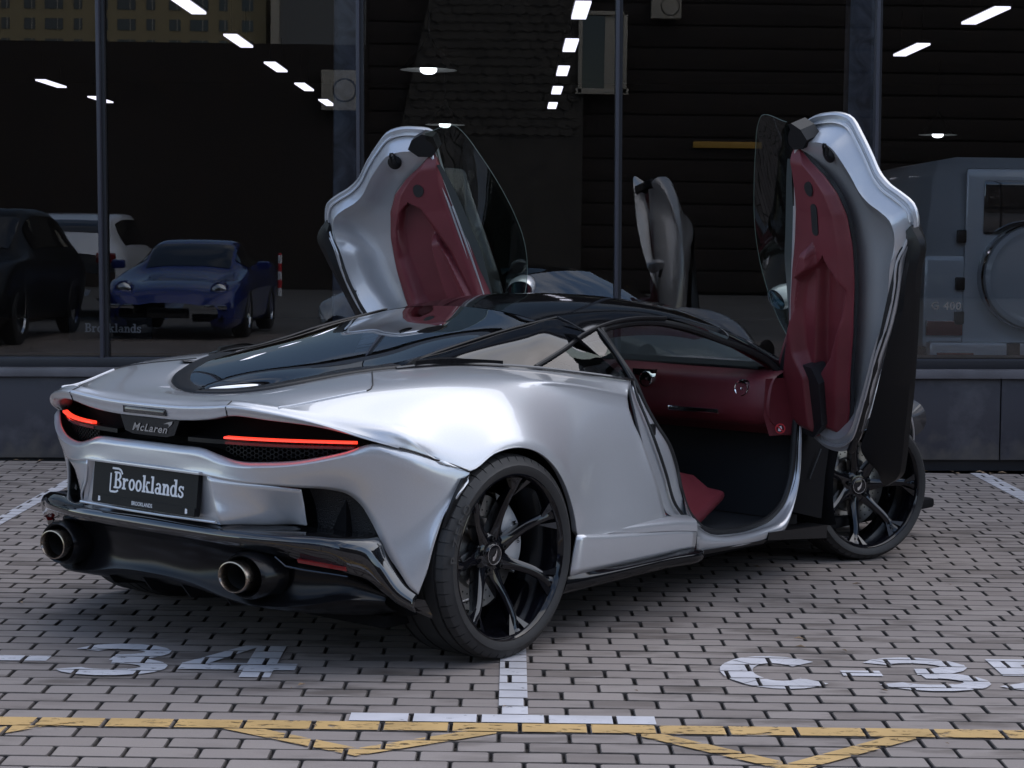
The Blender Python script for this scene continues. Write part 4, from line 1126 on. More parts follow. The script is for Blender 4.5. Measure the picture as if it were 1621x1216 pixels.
# ---- door aperture: jamb (shut face), seals, sill
JO = [(.965,.742,.886),(.905,.785,.848),(.880,.822,.790),(.888,.862,.650),(.925,.896,.508),(.962,.915,.405),(1.03,.915,.372),(1.14,.902,.352)]
JI = [(.990,.738,.880),(1.025,.757,.800),(1.080,.777,.712),(1.140,.796,.632),(1.185,.800,.548),(1.205,.815,.448),(1.265,.818,.360),(1.34,.828,.296)]
JB = []
for o, i in zip(JO, JI):
    o, i = Vector(o), Vector(i)
    n = Vector((.6, -.8, 0)) * 0
    JB.append([o, o + Vector((.012, -.022, 0)), o.lerp(i, .5) + Vector((.004, -.012, 0)), i + Vector((-.006, .006, 0)), i])
panel('door_jamb', JB, M['silver'], 5, 4, True)
for m in (False, True):
    mid = [Vector(o).lerp(Vector(i), .50) for o, i in zip(JO, JI)]
    mb = MB(); mb.tube(spl([(p.x, -p.y - .004, p.z) for p in mid], 5), .006, 6); mb.build('jamb_seal', M['seal'], car, mirror=m)
    WSP = [(.995,.575,1.063),(.975,.660,.985),(.990,.738,.880),(1.025,.757,.800),(1.080,.777,.712),(1.140,.796,.632),(1.185,.800,.548),(1.205,.815,.448),(1.255,.818,.360),(1.345,.830,.288),(1.53,.833,.256),(1.70,.833,.258),(1.83,.833,.276),(1.94,.833,.335),(2.0,.832,.43),(2.025,.830,.588),(2.045,.815,.763),(1.985,.750,.892),(1.86,.706,.962),(1.72,.655,1.008),(1.56,.606,1.060),(1.40,.568,1.088),(1.25,.546,1.092),(1.12,.545,1.082),(1.03,.556,1.072)]
    mb = MB(); mb.tube(spl([(x, -a, z) for x, a, z in WSP + WSP[:1]], 4)[:-1], .014, 8, closed=True); mb.build('door_seal', M['seal'], car, mirror=m)
    mb = MB(); mb.box((1.028, -.800, .700), (.03, .018, .045), bev=.006); mb.build('latch', M['satin_black'], car, mirror=m)
# sill face under the seal, silver then black
SF = [
 [(1.205,.826,.440),(1.18,.850,.420),(1.145,.898,.350),(1.14,.935,.310),(1.16,.925,.235)],
 [(1.265,.828,.352),(1.25,.85,.325),(1.225,.885,.300),(1.215,.905,.268),(1.22,.895,.222)],
 [(1.345,.838,.280),(1.345,.855,.268),(1.345,.885,.262),(1.345,.900,.245),(1.345,.892,.215)],
 [(1.53,.842,.248),(1.53,.858,.244),(1.53,.885,.246),(1.53,.902,.234),(1.53,.895,.206)],
 [(1.72,.842,.250),(1.72,.858,.247),(1.72,.885,.252),(1.72,.900,.240),(1.72,.893,.212)],
 [(1.84,.842,.272),(1.85,.858,.268),(1.86,.885,.268),(1.86,.898,.250),(1.86,.890,.222)],
 [(1.945,.842,.332),(1.955,.856,.335),(1.965,.870,.34),(1.97,.875,.335),(1.97,.870,.33)],
 [(2.008,.841,.430),(2.015,.852,.43),(2.02,.860,.43),(2.025,.862,.43),(2.02,.858,.43)],
 [(2.033,.838,.588),(2.038,.847,.588),(2.042,.853,.588),(2.045,.855,.588),(2.04,.852,.588)],
 [(2.052,.822,.763),(2.056,.828,.763),(2.06,.833,.763),(2.062,.835,.763),(2.058,.832,.763)],
]
panel('sill', SF, M['silver'], 4, 3, True)
for m in (False, True):
    mb = MB(); mb.prism([(1.72, -.905, .238), (2.22, -.890, .212), (2.22, -.885, .155), (1.72, -.900, .205)], (0, .10, 0)); mb.build('sill_plastic', M['satin_black'], car, True, 30, mirror=m)
    mb = MB(); mb.prism([(1.20, -.900, .222), (1.72, -.897, .207), (1.72, -.88, .19), (1.20, -.88, .20)], (0, .1, 0)); mb.build('sill_underside', M['satin_black'], car, True, 30, mirror=m)
    mb = MB(); mb.grid([[(2.05, -.835, .80), (2.34, -.84, .84)], [(2.03, -.845, .6), (2.30, -.85, .6)], [(2.01, -.85, .43), (2.24, -.86, .42)], [(1.94, -.85, .30), (2.20, -.87, .24)]], flip=True); mb.build('hinge_panel', M['matt_black'], car, mirror=m)
    mb = MB(); mb.tube([(2.10, -.865, .42), (2.18, -.87, .54)], .004, 6); mb.build('door_strut', M['satin_black'], car, mirror=m)

# ---- front body
FB = [
 [(2.24,.76,.842),(2.26,.83,.848),(2.28,.885,.80),(2.31,.905,.70),(2.33,.905,.55)],
 [(2.40,.70,.842),(2.42,.80,.862),(2.43,.875,.830),(2.42,.920,.74),(2.40,.930,.62)],
 [(2.60,.66,.825),(2.62,.77,.858),(2.62,.870,.832),(2.60,.932,.76),(2.58,.945,.692)],
 [(2.80,.61,.795),(2.82,.73,.832),(2.82,.845,.808),(2.80,.920,.74),(2.77,.945,.685)],
 [(3.00,.55,.752),(3.02,.67,.785),(3.03,.78,.755),(3.01,.855,.67),(2.96,.905,.57)],
 [(3.22,.48,.690),(3.24,.58,.712),(3.24,.67,.68),(3.21,.74,.59),(3.05,.855,.42)],
 [(3.44,.38,.605),(3.45,.46,.615),(3.45,.54,.58),(3.41,.62,.48),(3.20,.78,.26)],
 [(3.60,.24,.505),(3.61,.30,.505),(3.60,.38,.46),(3.56,.48,.36),(3.38,.68,.18)],
]
panel('front_fender', FB, M['silver'], 4, 4, True, thick=.01)
HD = []
for c in FB:
    a = c[0]
    HD.append([(a[0] + .06 + .05 * (a[1] / .76), 0, a[2] + .012), (a[0] + .05, a[1] * .5, a[2] + .008), (a[0], a[1], a[2])])
panel_across('bonnet', HD, M['silver'], 4, 3)
mb = MB(); mb.grid([[(3.60, -.24, .50), (3.68, 0, .50), (3.60, .24, .50)], [(3.58, -.44, .38), (3.70, 0, .38), (3.58, .44, .38)], [(3.40, -.62, .16), (3.62, 0, .14), (3.40, .62, .16)]]); mb.build('front_bumper', M['satin_black'], car)
for m in (False, True):
    mb = MB(); mb.lathe([(0, .001), (.03, .07), (.04, .09)], 24, (3.42, -.62, .57), 'X'); mb.build('headlight', M['lens_dark'], car, mirror=m)

# ---- floor pan and wheel-arch liners
mb = MB(); mb.box((1.55, 0, .165), (3.9, 1.50, .05), bev=.02); mb.build('floor_pan', M['matt_black'], car)
mb = MB(); mb.box((-.30, 0, .46), (.42, 1.36, .46)); mb.build('rear_structure', M['matt_black'], car)
for cx, r, ya in ((0.0, .395, .955), (2.66, .385, .875)):
    for m in (False, True):
        mb = MB(); rows = []
        for k in range(25):
            t = radians(-25 + 230 * k / 24)
            yb = ya - (.11 * smooth01(115, 150, math.degrees(t)) if cx < 1 else 0)
            rows.append([(cx + r * cos(t) * q, -y, .355 + r * sin(t) * q) for y, q in ((yb - .004, .955), (yb - .03, .985), (.80, 1.0), (.55, 1.0))])
        mb.grid(rows); mb.build('arch_liner', M['matt_black'], car, mirror=m)
# amber-less side reflectors on the rear arch
for m in (False, True):
    mb = MB(); rows = []
    for p in spl([(-.252,-.944,.645),(-.292,-.941,.585),(-.322,-.935,.52),(-.330,-.931,.49)], 4):
        rows.append([p + Vector((-.004, -.004, .0)), p + Vector((.004, -.010, 0)), p + Vector((.045, -.004, .012)), p + Vector((.05, .01, .012))])
    mb.grid(rows); mb.build('side_reflector', M['satin_black'], car, True, 40, mirror=m)

# ---- seams and small marks on the paint
def surf_tube(pts, r, name, mat, m, lift=.001):
    mb = MB(); mb.tube([on_clam(p, lift) for p in spl([(x, -a, z) for x, a, z in pts], 6)], r, 5); mb.build(name, mat, car, mirror=m)
for m in (False, True):
    surf_tube([(-.149,.449,.956),(-.268,.563,.945),(-.337,.626,.934),(-.361,.641,.927),(-.383,.644,.923)], .0028, 'deck_seam', M['seal'], m)
    surf_tube([(-.383,.644,.923),(-.455,.615,.908),(-.55,.579,.891),(-.64,.555,.880),(-.688,.55,.873)], .0032, 'deck_lid_edge', M['white_print'], m, .0016)
    surf_tube([(-.512,.806,.768),(-.43,.868,.745),(-.335,.902,.711),(-.26,.930,.683),(-.213,.950,.662)], .0032, 'clam_seam', M['seal'], m, .0016)
mb = MB(); mb.lathe([(0, .035), (.002, .03), (-.006, .02), (-.006, .001)], 24, (-.214, .414, .951), 'Z'); mb.build('fuel_filler', M['satin_black'], car)

# ---- cabin
CAB = M['black_lt']
mb = MB(); mb.box((1.45, 0, .225), (1.5, 1.5, .04)); mb.build('cabin_floor', M['carpet'], car)
mb = MB(); mb.grid([[(1.02, -.74, .25), (1.00, 0, .25), (1.02, .74, .25)], [(.98, -.72, .88), (.96, 0, .88), (.98, .72, .88)], [(.80, -.60, 1.06), (.78, 0, 1.08), (.80, .60, 1.06)]]); mb.build('rear_bulkhead', M['headliner'], car)
mb = MB(); mb.grid([[(2.02, -.78, .25), (2.06, 0, .25), (2.02, .78, .25)], [(2.12, -.78, .66), (2.16, 0, .66), (2.12, .78, .66)]]); mb.build('firewall', M['carpet'], car)
DASH = []
for a, dx in ((.80, .02), (.70, .0), (.55, -.01), (.40, -.01), (.25, -.02), (.10, -.04), (.0, -.05)):
    DASH.append([(2.45 - .25 * a, a, .865), (2.12, a, .878), (1.95 + dx, a, .872), (1.885 + dx, a, .845), (1.855 + dx, a, .77), (1.855 + dx, a, .70), (1.88 + dx, a, .665), (1.98 + dx, a, .640), (2.06, a, .60)])
panel('dashboard', DASH, M['red'], 4, 4, True)
mb = MB(); mb.box((2.12, 0, .883), (.30, 1.36, .012), bev=.004); mb.build('dash_top', M['black_lt'], car)
for y, z, x in ((-.672, .806, 1.878), (-.205, .818, 1.848), (-.09, .818, 1.838), (.672, .806, 1.878)):
    mb = MB(); mb.lathe([(.03, .036), (-.02, .036), (-.026, .033), (-.024, .029), (-.012, .028)], 28, (x, y, z), 'X'); vt = mb.build('air_vent', M['chrome'], car)
    mb = MB(); mb.lathe([(-.012, .029), (-.008, .012), (-.012, .001)], 28, (x, y, z), 'X'); mb.build('vent_core', M['plate_black'], vt)
    mb = MB(); mb.lathe([(-.016, .0001), (-.020, .007), (-.010, .008)], 14, (x, y, z), 'X'); mb.build('vent_knob', M['chrome'], vt)
mb = MB(); mb.prism([(1.838, -.235, .86), (1.838, -.125, .86), (1.838, -.15, .70), (1.86, -.205, .70)], (.03, 0, 0)); mb.build('vent_stalk', M['gloss_black'], car)
mb = MB(); mb.box((1.836, -.447, .702), (.012, .255, .020), bev=.0035); mb.build('glovebox_handle', M['chrome'], car)
mb = MB(); mb.grid([[(1.86, -.785, .85), (2.06, -.812, .85)], [(1.85, -.785, .70), (2.05, -.815, .70)], [(1.90, -.785, .61), (2.03, -.82, .61)]], flip=True); mb.build('kick_panel', M['red'], car)
mb = MB(); rg = ellipse2d(.021, .021); ri = ellipse2d(.0165, .0165); n = len(rg)
kc = Vector((1.945, -.802, .642)); ke = Vector((.55, -.83, 0)).normalized(); kz = Vector((0, 0, 1))
kc += Vector((-.02, -.02, 0))
mb.add([kc + ke * a + kz * b for a, b in rg] + [kc + ke * a + kz * b for a, b in ri], [(i, (i + 1) % n, n + (i + 1) % n, n + i) for i in range(n)])
mb.poly([kc + ke * a + kz * b for a, b in ((-.014, .010), (-.010, .014), (.014, -.010), (.010, -.014))])
mb.build('warning_sticker', M['red_print'], car, False)
mb = MB(); mb.poly([kc + ke * a + kz * b + Vector((.001, .001, 0)) for a, b in ((-.008, -.01), (.002, -.012), (.008, .0), (.004, .011), (-.006, .008))]); mb.build('sticker_print', M['white_print'], car, False)
# seats
for sy in (-1, 1):
    cy = .42 * sy
    st = empty('seat', (0, 0, 0), 0, car)
    rows = []
    for x, z, hw, cr in ((1.02, .40, .25, .07), (1.15, .40, .26, .075), (1.26, .42, .265, .075), (1.34, .42, .265, .06), (1.40, .39, .26, .04), (1.44, .34, .25, .02), (1.45, .24, .24, .0)):
        rows.append([(x, cy + t * hw, z + (cr * (t * t) ** 1.2 if abs(t) < .99 else -.12)) for t in (-1, -.92, -.6, -.3, 0, .3, .6, .92, 1)])
    mb = MB(); mb.grid(loft(rows, 3, 2), flip=True); mb.build('seat_cushion', M['red_lt'], st)
    rows = []
    for x, z, hw, cr in ((1.16, .42, .25, .06), (1.10, .58, .26, .07), (1.04, .75, .25, .07), (.99, .90, .20, .05), (.965, 1.0, .13, .02), (.955, 1.05, .10, .0)):
        rows.append([(x + cr * (t * t) - (.10 if abs(t) > .99 else 0), cy + t * hw, z) for t in (-1, -.92, -.6, -.3, 0, .3, .6, .92, 1)])
    mb = MB(); mb.grid(loft(rows, 3, 2)); mb.build('seat_back', M['black_lt'], st)
    mb = MB(); q = [(1.15,.50,.500),(1.45,.515,.492),(1.60,.527,.478),(1.66,.555,.432),(1.72,.600,.404),(1.80,.651,.380),(1.66,.682,.342),(1.50,.715,.300),(1.15,.72,.32)]
    q = [(x, a * sy, z) for x, a, z in q]
    mb.prism(q, (0, -.02 * sy, -.05)); sbo = mb.build('seat_bolster', M['red_lt'], st, True, 60)
    md = sbo.modifiers.new('round', 'BEVEL'); md.width = .022; md.segments = 4
mb = MB(); mb.box((1.50, 0, .36), (.95, .22, .26), bev=.04); mb.build('centre_console', M['black_lt'], car)
mb = MB(); ring = [(1.70 + .06 * sin(t), .40 + .175 * cos(t), .80 + .165 * sin(t)) for t in [2 * pi * k / 32 for k in range(32)]]
mb.tube(ring, .014, 8, closed=True); mb.tube([(1.70, .24, .80), (1.75, .40, .80), (1.70, .56, .80)], .016, 8); mb.tube([(1.75, .40, .80), (1.95, .40, .74)], .03, 8); mb.build('steering_wheel', M['black_lt'], car)
# ================================================================ wheels
def make_wheel(cx, cz, pivot_y, plane_o, Rt, wid, Rl, steer, phase, mirror, hub_o):
    """built for the right-hand side: local axis Y, outside is -Y"""
    w = empty('wheel', (cx, (-pivot_y) if mirror else pivot_y, cz), 0.0, car)
    w.rotation_euler = (0, 0, steer)
    h = wid / 2; po = plane_o
    def bld(mb, name, mat, par=None, smooth=True, angle=40):
        o = mb.build(name, mat, par or w, smooth, angle, mirror=mirror); return o
    # --- tyre with circumferential grooves and cross sipes
    prof = [(h - .012, Rl - .004), (h - .001, Rl + .014), (h, Rl + .03), (h - .008, Rt - .025), (h - .02, Rt - .008), (h - .035, Rt - .003)]
    inner = [(po + o, r) for o, r in prof]
    tread = []
    gx = [h - .05, h - .105, -(h - .105), -(h - .05)] if wid > .25 else [h - .05, 0.0, -(h - .05)]
    for g in gx:
        tread += [(po + g + .006, Rt - .001), (po + g + .0055, Rt - .008), (po + g - .0055, Rt - .008), (po + g - .006, Rt - .001)]
    outer = [(po - o, r) for o, r in reversed(prof)]
    P_ = inner + tread + outer
    # sidewall rings
    P_ = P_[:-3] + [(po - h + .005, Rt - .032), (po - h + .003, Rt - .034)] + P_[-3:]
    nb = 50
    rows = [[] for _ in P_]
    for b in range(nb):
        for fr, dn in ((0, 0), (.90, 0), (.905, 1), (.995, 1)):
            t = 2 * pi * (b + fr) / nb
            for i, (o, r) in enumerate(P_):
                sh = (o < po - h + .052 and r > Rt - .024) or (o > po + h - .052 and r > Rt - .024)
                q = r - (.005 if (dn and sh and r > Rt - .012) else (.002 if dn and sh else 0))
                rows[i].append((q * cos(t), o, q * sin(t)))
    mb = MB(); mb.grid(rows, cu=True); ty = bld(mb, 'tyre', M['tyre'], None, True, 32)
    # raised sidewall lettering
    mb = MB()
    for word, ang0 in (('P ZERO', 158),):
        v, f = bfont(word, .05, 0, .001, 1.35); v, ww, hh = center2d(v)
        rm = (Rl + Rt) / 2 - .004; k = .030 / hh
        pts = []
        for p in v:
            a = radians(ang0) - p[0] * k * 1.2 / rm
            r = rm + p[1] * k
            pts.append((r * cos(a), po - h - .0012 + abs(p[1]) * .02, r * sin(a)))
        mb.add(pts, f)
    bld(mb, 'tyre_lettering', M['tyre_mark'], ty, False)
    # --- barrel and lip
    lip_o = po - h + .0105
    mb = MB(); mb.lathe([(lip_o, Rl - .002), (lip_o - .003, Rl + .001), (lip_o - .004, Rl - .003), (lip_o + .004, Rl - .010), (lip_o + .016, Rl - .014), (lip_o + .05, Rl - .022), (lip_o + .13, Rl - .032), (po + h - .02, Rl - .02), (po + h - .012, Rl)], 96)
    rim = bld(mb, 'rim', M['rim'], None, True, 30)
    # --- seven spokes
    for s in range(7):
        a0 = radians(phase + s * 360 / 7)
        rows = []
        for r, hw, top, th, bend in ((.045, .034, hub_o + .004, .050, 0), (.075, .027, hub_o - .002, .054, .01), (.11, .0200, hub_o - .012, .054, .04), (.15, .0175, hub_o - .026, .052, .06), (.19, .0170, hub_o - .042, .046, .055), (.225, .0180, hub_o - .054, .038, .03), (Rl - .022, .024, lip_o + .017, .030, 0), (Rl - .012, .032, lip_o + .012, .022, 0)):
            a = a0 + bend; er = Vector((cos(a), 0, sin(a))); et = Vector((-sin(a), 0, cos(a)))
            c = er * r
            top = max(top, lip_o + .006)
            rows.append([c + et * x + Vector((0, y, 0)) for x, y in ((-hw * .55, top + th), (-hw, top + th * .45), (-hw * .95, top + .008), (-hw * .25, top), (hw * .25, top), (hw * .95, top + .008), (hw, top + th * .45), (hw * .55, top + th))])
        mb = MB(); mb.grid(spl_rows(rows, 3), flip=True)
        # forked tips
        for sg in (-1, 1):
            a1, a2 = a0 + sg * .02, a0 + sg * .20
            q = [Vector((cos(a1), 0, sin(a1))) * .205 + Vector((0, hub_o - .040, 0)), Vector((cos(a2), 0, sin(a2))) * (Rl - .013) + Vector((0, lip_o + .010, 0)),
                 Vector((cos(a1 + sg * .075), 0, sin(a1 + sg * .075))) * (Rl - .014) + Vector((0, lip_o + .008, 0)), Vector((cos(a2 - sg * .03), 0, sin(a2 - sg * .03))) * (Rl - .016) + Vector((0, lip_o + .040, 0))]
            mb.add(q, [(0, 2, 1), (0, 1, 3), (0, 3, 2), (1, 2, 3)])
        bld(mb, 'spoke', M['rim'], rim if False else w, True, 38)
    # --- hub, nuts, cap
    mb = MB(); mb.lathe([(hub_o + .05, .078), (hub_o + .012, .076), (hub_o + .004, .066), (hub_o + .002, .040), (hub_o - .003, .036), (hub_o - .005, .030), (hub_o - .004, .001)], 40); bld(mb, 'hub', M['rim'])
    mb = MB(); mb.lathe([(hub_o - .0035, .0350), (hub_o - .006, .0345), (hub_o - .006, .0332), (hub_o - .004, .033)], 36); bld(mb, 'cap_ring', M['chrome'])
    mb = MB(); sw = [(-.004, -.022), (.004, -.020), (.010, -.006), (.009, .010), (.004, .022), (.003, .006), (-.001, -.004), (-.008, -.010)]
    ca, sa = cos(radians(-20)), sin(radians(-20))
    mb.add([(a * ca - b * sa, hub_o - .0065, a * sa + b * ca) for a, b in sw], [tuple(range(len(sw)))]); bld(mb, 'cap_emblem', M['chrome'], None, False)
    for k in range(5):
        t = 2 * pi * k / 5 + .4
        mb = MB(); mb.lathe([(hub_o + .012, .011), (hub_o - .006, .010), (hub_o - .007, .005), (hub_o, .004)], 6, (.056 * cos(t), 0, .056 * sin(t)))
        bld(mb, 'wheel_nut', M['satin_black'], None, False)
    # --- brake disc and caliper
    do = hub_o + .075
    mb = MB(); mb.lathe([(do + .03, .195), (do, .197), (do - .001, .192), (do - .001, .125), (do - .018, .118), (do - .020, .075), (do - .02, .05)], 64); dsc = bld(mb, 'brake_disc', M['disc'], None, True, 30)
    mb = MB()
    for k in range(36):
        for q in range(2):
            t = 2 * pi * (k + .35 * q) / 36; r = .145 + .030 * q
            mb.lathe([(do - .0022, .0035), (do - .0022, .0001)], 7, (r * cos(t), 0, r * sin(t)))
    bld(mb, 'disc_holes', M['matt_black'], dsc, False)
    mb = MB(); rows = []
    a_c = 20 if wid > .25 else 170
    for k in range(13):
        t = radians(a_c - 46 + 92 * k / 12); e = sin(pi * (k + .8) / 13.6) ** .35
        rows.append([(r * cos(t), y, r * sin(t)) for r, y in ((.118, do + .02), (.118 + .01 * (1 - e), do - .030 * e), (.150, do - .042 * e), (.195, do - .038 * e), (.214, do - .015 * e), (.216, do + .03))])
    mb.grid(rows); bld(mb, 'caliper', M['caliper'], None, True, 40)
    mb = MB(); v, f = bfont('McLaren', .03, .3, .0006, 1.1); v, ww, hh = center2d(v); k = .085 / ww
    t = radians(a_c)
    er, et = Vector((cos(t), 0, sin(t))), Vector((-sin(t), 0, cos(t)))
    put2d(mb, [(p[0] * k, p[1] * k * 1.1, 0) for p in v], f, er * .170 + Vector((0, do - .0445, 0)), et * -1, er); bld(mb, 'caliper_lettering', M['matt_black'], None, False)
    mb = MB(); t = radians(215); mb.tube([(.235 * cos(t), lip_o + .06, .235 * sin(t)), (.215 * cos(t), lip_o + .035, .215 * sin(t))], .005, 8); bld(mb, 'valve', M['chrome'])
    return w

def spl_rows(rows, sub):
    k = len(rows[0])
    cols = [spl([r[j] for r in rows], sub) for j in range(k)]
    return [[cols[j][i] for j in range(k)] for i in range(len(cols[0]))]

make_wheel(0.0, .355, -.818, 0.0, .347, .295, .2805, 0.0, 77, False, -.058)
make_wheel(0.0, .355, -.818, 0.0, .347, .295, .2805, 0.0, 20, True, -.058)
make_wheel(2.675, .332, -.735, -.055, .324, .228, .267, radians(-23), 0, False, -.070)
make_wheel(2.675, .332, -.735, -.055, .324, .228, .267, radians(-20), 30, True, -.070)
# ================================================================ raised doors
DA = Vector((2.26, -.96, .648))
DU = Vector((-.40458, -.0008, .9145)).normalized()
DV = Vector((-.3639, -.91728, -.16179)).normalized()
DW = DU.cross(DV).normalized()          # outward
def D(U, V, W_): return DA + DU * U + DV * V + DW * W_
def W0(U):
    T_ = [(-.2,-.18),(0,-.165),(.18,-.15),(.36,-.13),(.6,-.095),(.84,-.049),(1.0,-.022),(1.25,0.0),(1.5,.01)]
    for (a, b), (c, d) in zip(T_, T_[1:]):
        if U <= c: return b + (d - b) * (U - a) / (c - a)
    return .01
def li(T_, x):
    if x <= T_[0][0]: return T_[0][1]
    for (a, b), (c, d) in zip(T_, T_[1:]):
        if x <= c: return b + (d - b) * (x - a) / (c - a)
    return T_[-1][1]

for mir in (False, True):
    dr = empty('door', (0, 0, 0), 0, car)
    def bld(mb, name, mat, smooth=True, angle=45): return mb.build(name, mat, dr, smooth, angle, mirror=mir)
    # outline of the door shell (U, V, W)
    OUTL = [(1.345,.01,.085),(1.372,.10,.105),(1.378,.18,.118),(1.370,.235,.118),(1.315,.310,.098),(1.250,.375,.078),(1.185,.430,.062),(1.150,.485,.055),(1.125,.555,.052),(1.090,.618,.050),(1.035,.640,.040),(.965,.636,.008),(.90,.612,-.030),
            (.80,.600,-.055),(.64,.560,-.095),(.50,.500,-.130),(.36,.440,-.150),(.20,.360,-.165),(.06,.270,-.175),(.0,.170,-.178),(-.01,.05,-.175),(.05,-.06,-.170),(.20,-.10,-.150),(.45,-.11,-.115),(.70,-.085,-.070),(.95,-.050,-.030),(1.20,-.018,.010),(1.32,-.008,.045)]
    ring = crv(OUTL, 130, True)
    cc = Vector((.68, .17, 0))
    def rg(s, dw, inn=True):
        out = []
        for p in ring:
            q = cc + (Vector((p.x, p.y, 0)) - cc) * s
            out.append(D(q.x, q.y, p.z * (1 if s > .9 else .6) + W0(q.x) * (0 if s > .9 else .4) + dw))
        return out
    # inner shell: stepped rings towards the trim
    def rin(s, dw, mixw):
        out = []
        for p in ring:
            q = cc + (Vector((p.x, p.y, 0)) - cc) * s
            w = p.z * (1 - mixw) + (W0(q.x) - .01) * mixw + dw
            out.append(D(q.x, q.y, w))
        return out
    mb = MB(); mb.grid([rin(1.0, 0, 0), rin(.992, -.010, 0), rin(.965, -.006, 0), rin(.955, -.016, .1), rin(.945, -.004, .1), rin(.925, -.010, .25), rin(.905, -.022, .45), rin(.88, -.012, .8), rin(.80, .030, 1.0), rin(.70, .065, 1.0), rin(.45, .075, 1.0), rin(.02, .075, 1.0)], cu=True)
    bld(mb, 'door_shell', M['silver'], True, 60)
    # outer skin, bulging outwards
    def rout(s, dw):
        out = []
        for p in ring:
            q = cc + (Vector((p.x, p.y, 0)) - cc) * s
            out.append(D(q.x, q.y, p.z * s * s + dw + (W0(q.x) + .10) * (1 - s * s)))
        return out
    mb = MB(); mb.grid([rout(1.0, .001), rout(1.002, .010), rout(.99, .018), rout(.94, .028), rout(.8, .045), rout(.6, .058), rout(.3, .066), rout(.01, .068)], cu=True, flip=True)
    bld(mb, 'door_skin', M['silver'], True, 60)
    # edge seal
    mb = MB(); mb.tube([D(*(cc + (Vector((p.x, p.y, 0)) - cc) * .958)[:2], p.z - .016) for p in ring[8:118]], .0055, 6); bld(mb, 'edge_seal', M['silver'])
    # lower blade: glossy black, carries the sill line
    BLa = [(1.02,.628,.030),(.955,.690,.010),(.86,.672,-.012),(.76,.650,-.022),(.60,.612,-.032),(.47,.582,-.042),(.277,.530,-.056),(.144,.490,-.068),(0,.448,-.078),(-.072,.420,-.084),(-.150,.325,-.095)]
    BLb = [(.985,.600,.010),(.90,.612,-.020),(.82,.604,-.048),(.72,.585,-.072),(.58,.540,-.105),(.45,.490,-.130),(.27,.410,-.150),(.14,.345,-.160),(.03,.290,-.165),(-.02,.300,-.150),(-.070,.330,-.125)]
    rows = []
    for a, b in zip(BLa, BLb):
        a, b = Vector(a), Vector(b)
        rows.append([D(*b), D(*(a.lerp(b, .5) + Vector((0, 0, -.018)))), D(*(a + Vector((0, .0, -.012)))), D(*(a + Vector((0, .004, .012)))), D(*(a.lerp(b, .3) + Vector((0, 0, .045)))), D(*(b + Vector((0, -.03, .09))))])
    mb = MB(); mb.grid(spl_rows(rows, 4)); mb.poly([Vector(p) for p in rows[0]]); mb.poly(list(reversed([Vector(p) for p in rows[-1]])))
    bld(mb, 'sill_blade', M['satin_black'], True, 35)
    mb = MB(); mb.tube([D(*p) for p in ((.96,.585,.0),(.88,.590,-.035),(.74,.560,-.082),(.60,.520,-.115),(.45,.462,-.142),(.28,.385,-.162),(.12,.300,-.172),(.02,.23,-.176))], .016, 8); bld(mb, 'lower_seal', M['seal'])
    # trim panel with map pocket and armrest
    TL = [(.05,.16),(.10,.20),(.18,.232),(.36,.262),(.55,.300),(.75,.318),(.90,.312),(1.02,.285),(1.10,.240),(1.16,.170),(1.21,.085),(1.24,.045),(1.268,.008)]
    TB = [(.05,-.06),(.10,-.13),(.15,-.16),(.35,-.15),(.544,-.13),(.749,-.10),(.87,-.072),(1.045,-.040),(1.235,-.012),(1.255,-.004),(1.268,0)]
    NU, NV = 150, 90
    rows = []
    for i in range(NU + 1):
        s = i / NU; U = .05 + (1.268 - .05) * s
        lo, hi = li(TL, U), li(TB, U)
        row = []
        for j in range(NV + 1):
            t = j / NV; V = hi + (lo - hi) * t
            edge = min(smooth01(0, .16, t), smooth01(0, .16, 1 - t), smooth01(0, .05, s), smooth01(0, .06, 1 - s))
            w = W0(U) + .004 - .036 * edge
            # pocket scooped out of the panel
            pc = .075 + .10 * smooth01(.3, 1.0, U) ; ph = li([(.30,.0),(.42,.10),(.60,.155),(.80,.148),(.93,.105),(1.02,.055),(1.06,.0)], U)
            if not mir: ph *= 1 - smooth01(.70, .85, U)
            if ph > 0:
                d_ = abs(V - pc) / ph
                w += .062 * (1 - smooth01(.58, 1.02, d_))
            # armrest tongue inside the pocket
            ac = li([(.3,-.02),(.62,.045),(.77,.075),(.88,.098)], U); ah = li([(.30,.10),(.45,.085),(.62,.072),(.78,.050),(.86,.022),(.885,.0)], U)
            if ah > 0:
                d_ = abs(V - ac) / ah
                w -= .052 * (1 - smooth01(.66, 1.0, d_)) * smooth01(.90, .84, U)
            row.append(D(U, V, w))
        rows.append(row)
    mb = MB(); mb.grid(rows); bld(mb, 'trim_panel', M['red'], True, 60)
    mb = MB(); mb.grid([[D(p[0], p[1], W0(p[0]) + .006) for p in crv([(u, v, 0) for u, v in TL], 60)], [D(p[0], p[1] + .004, W0(p[0]) + .02) for p in crv([(u, v, 0) for u, v in TL], 60)]]); bld(mb, 'trim_edge', M['black_lt'])
    # armrest that stands out towards the seat
    rows = []
    for U, V, w, ru, rv in ((.56,-.02,-.115,.02,.02),(.50,-.045,-.150,.03,.045),(.42,-.075,-.175,.03,.06),(.34,-.105,-.195,.03,.06),(.27,-.135,-.215,.03,.05),(.225,-.155,-.230,.02,.03),(.21,-.16,-.235,.004,.004)):
        rows.append([D(U + 0 * ru, V + rv * cos(2 * pi * k / 14), w + .030 + ru * sin(2 * pi * k / 14)) for k in range(14)])
    mb = MB(); mb.grid(spl_rows(rows, 3), cu=True); bld(mb, 'armrest', M['red'], True, 60)
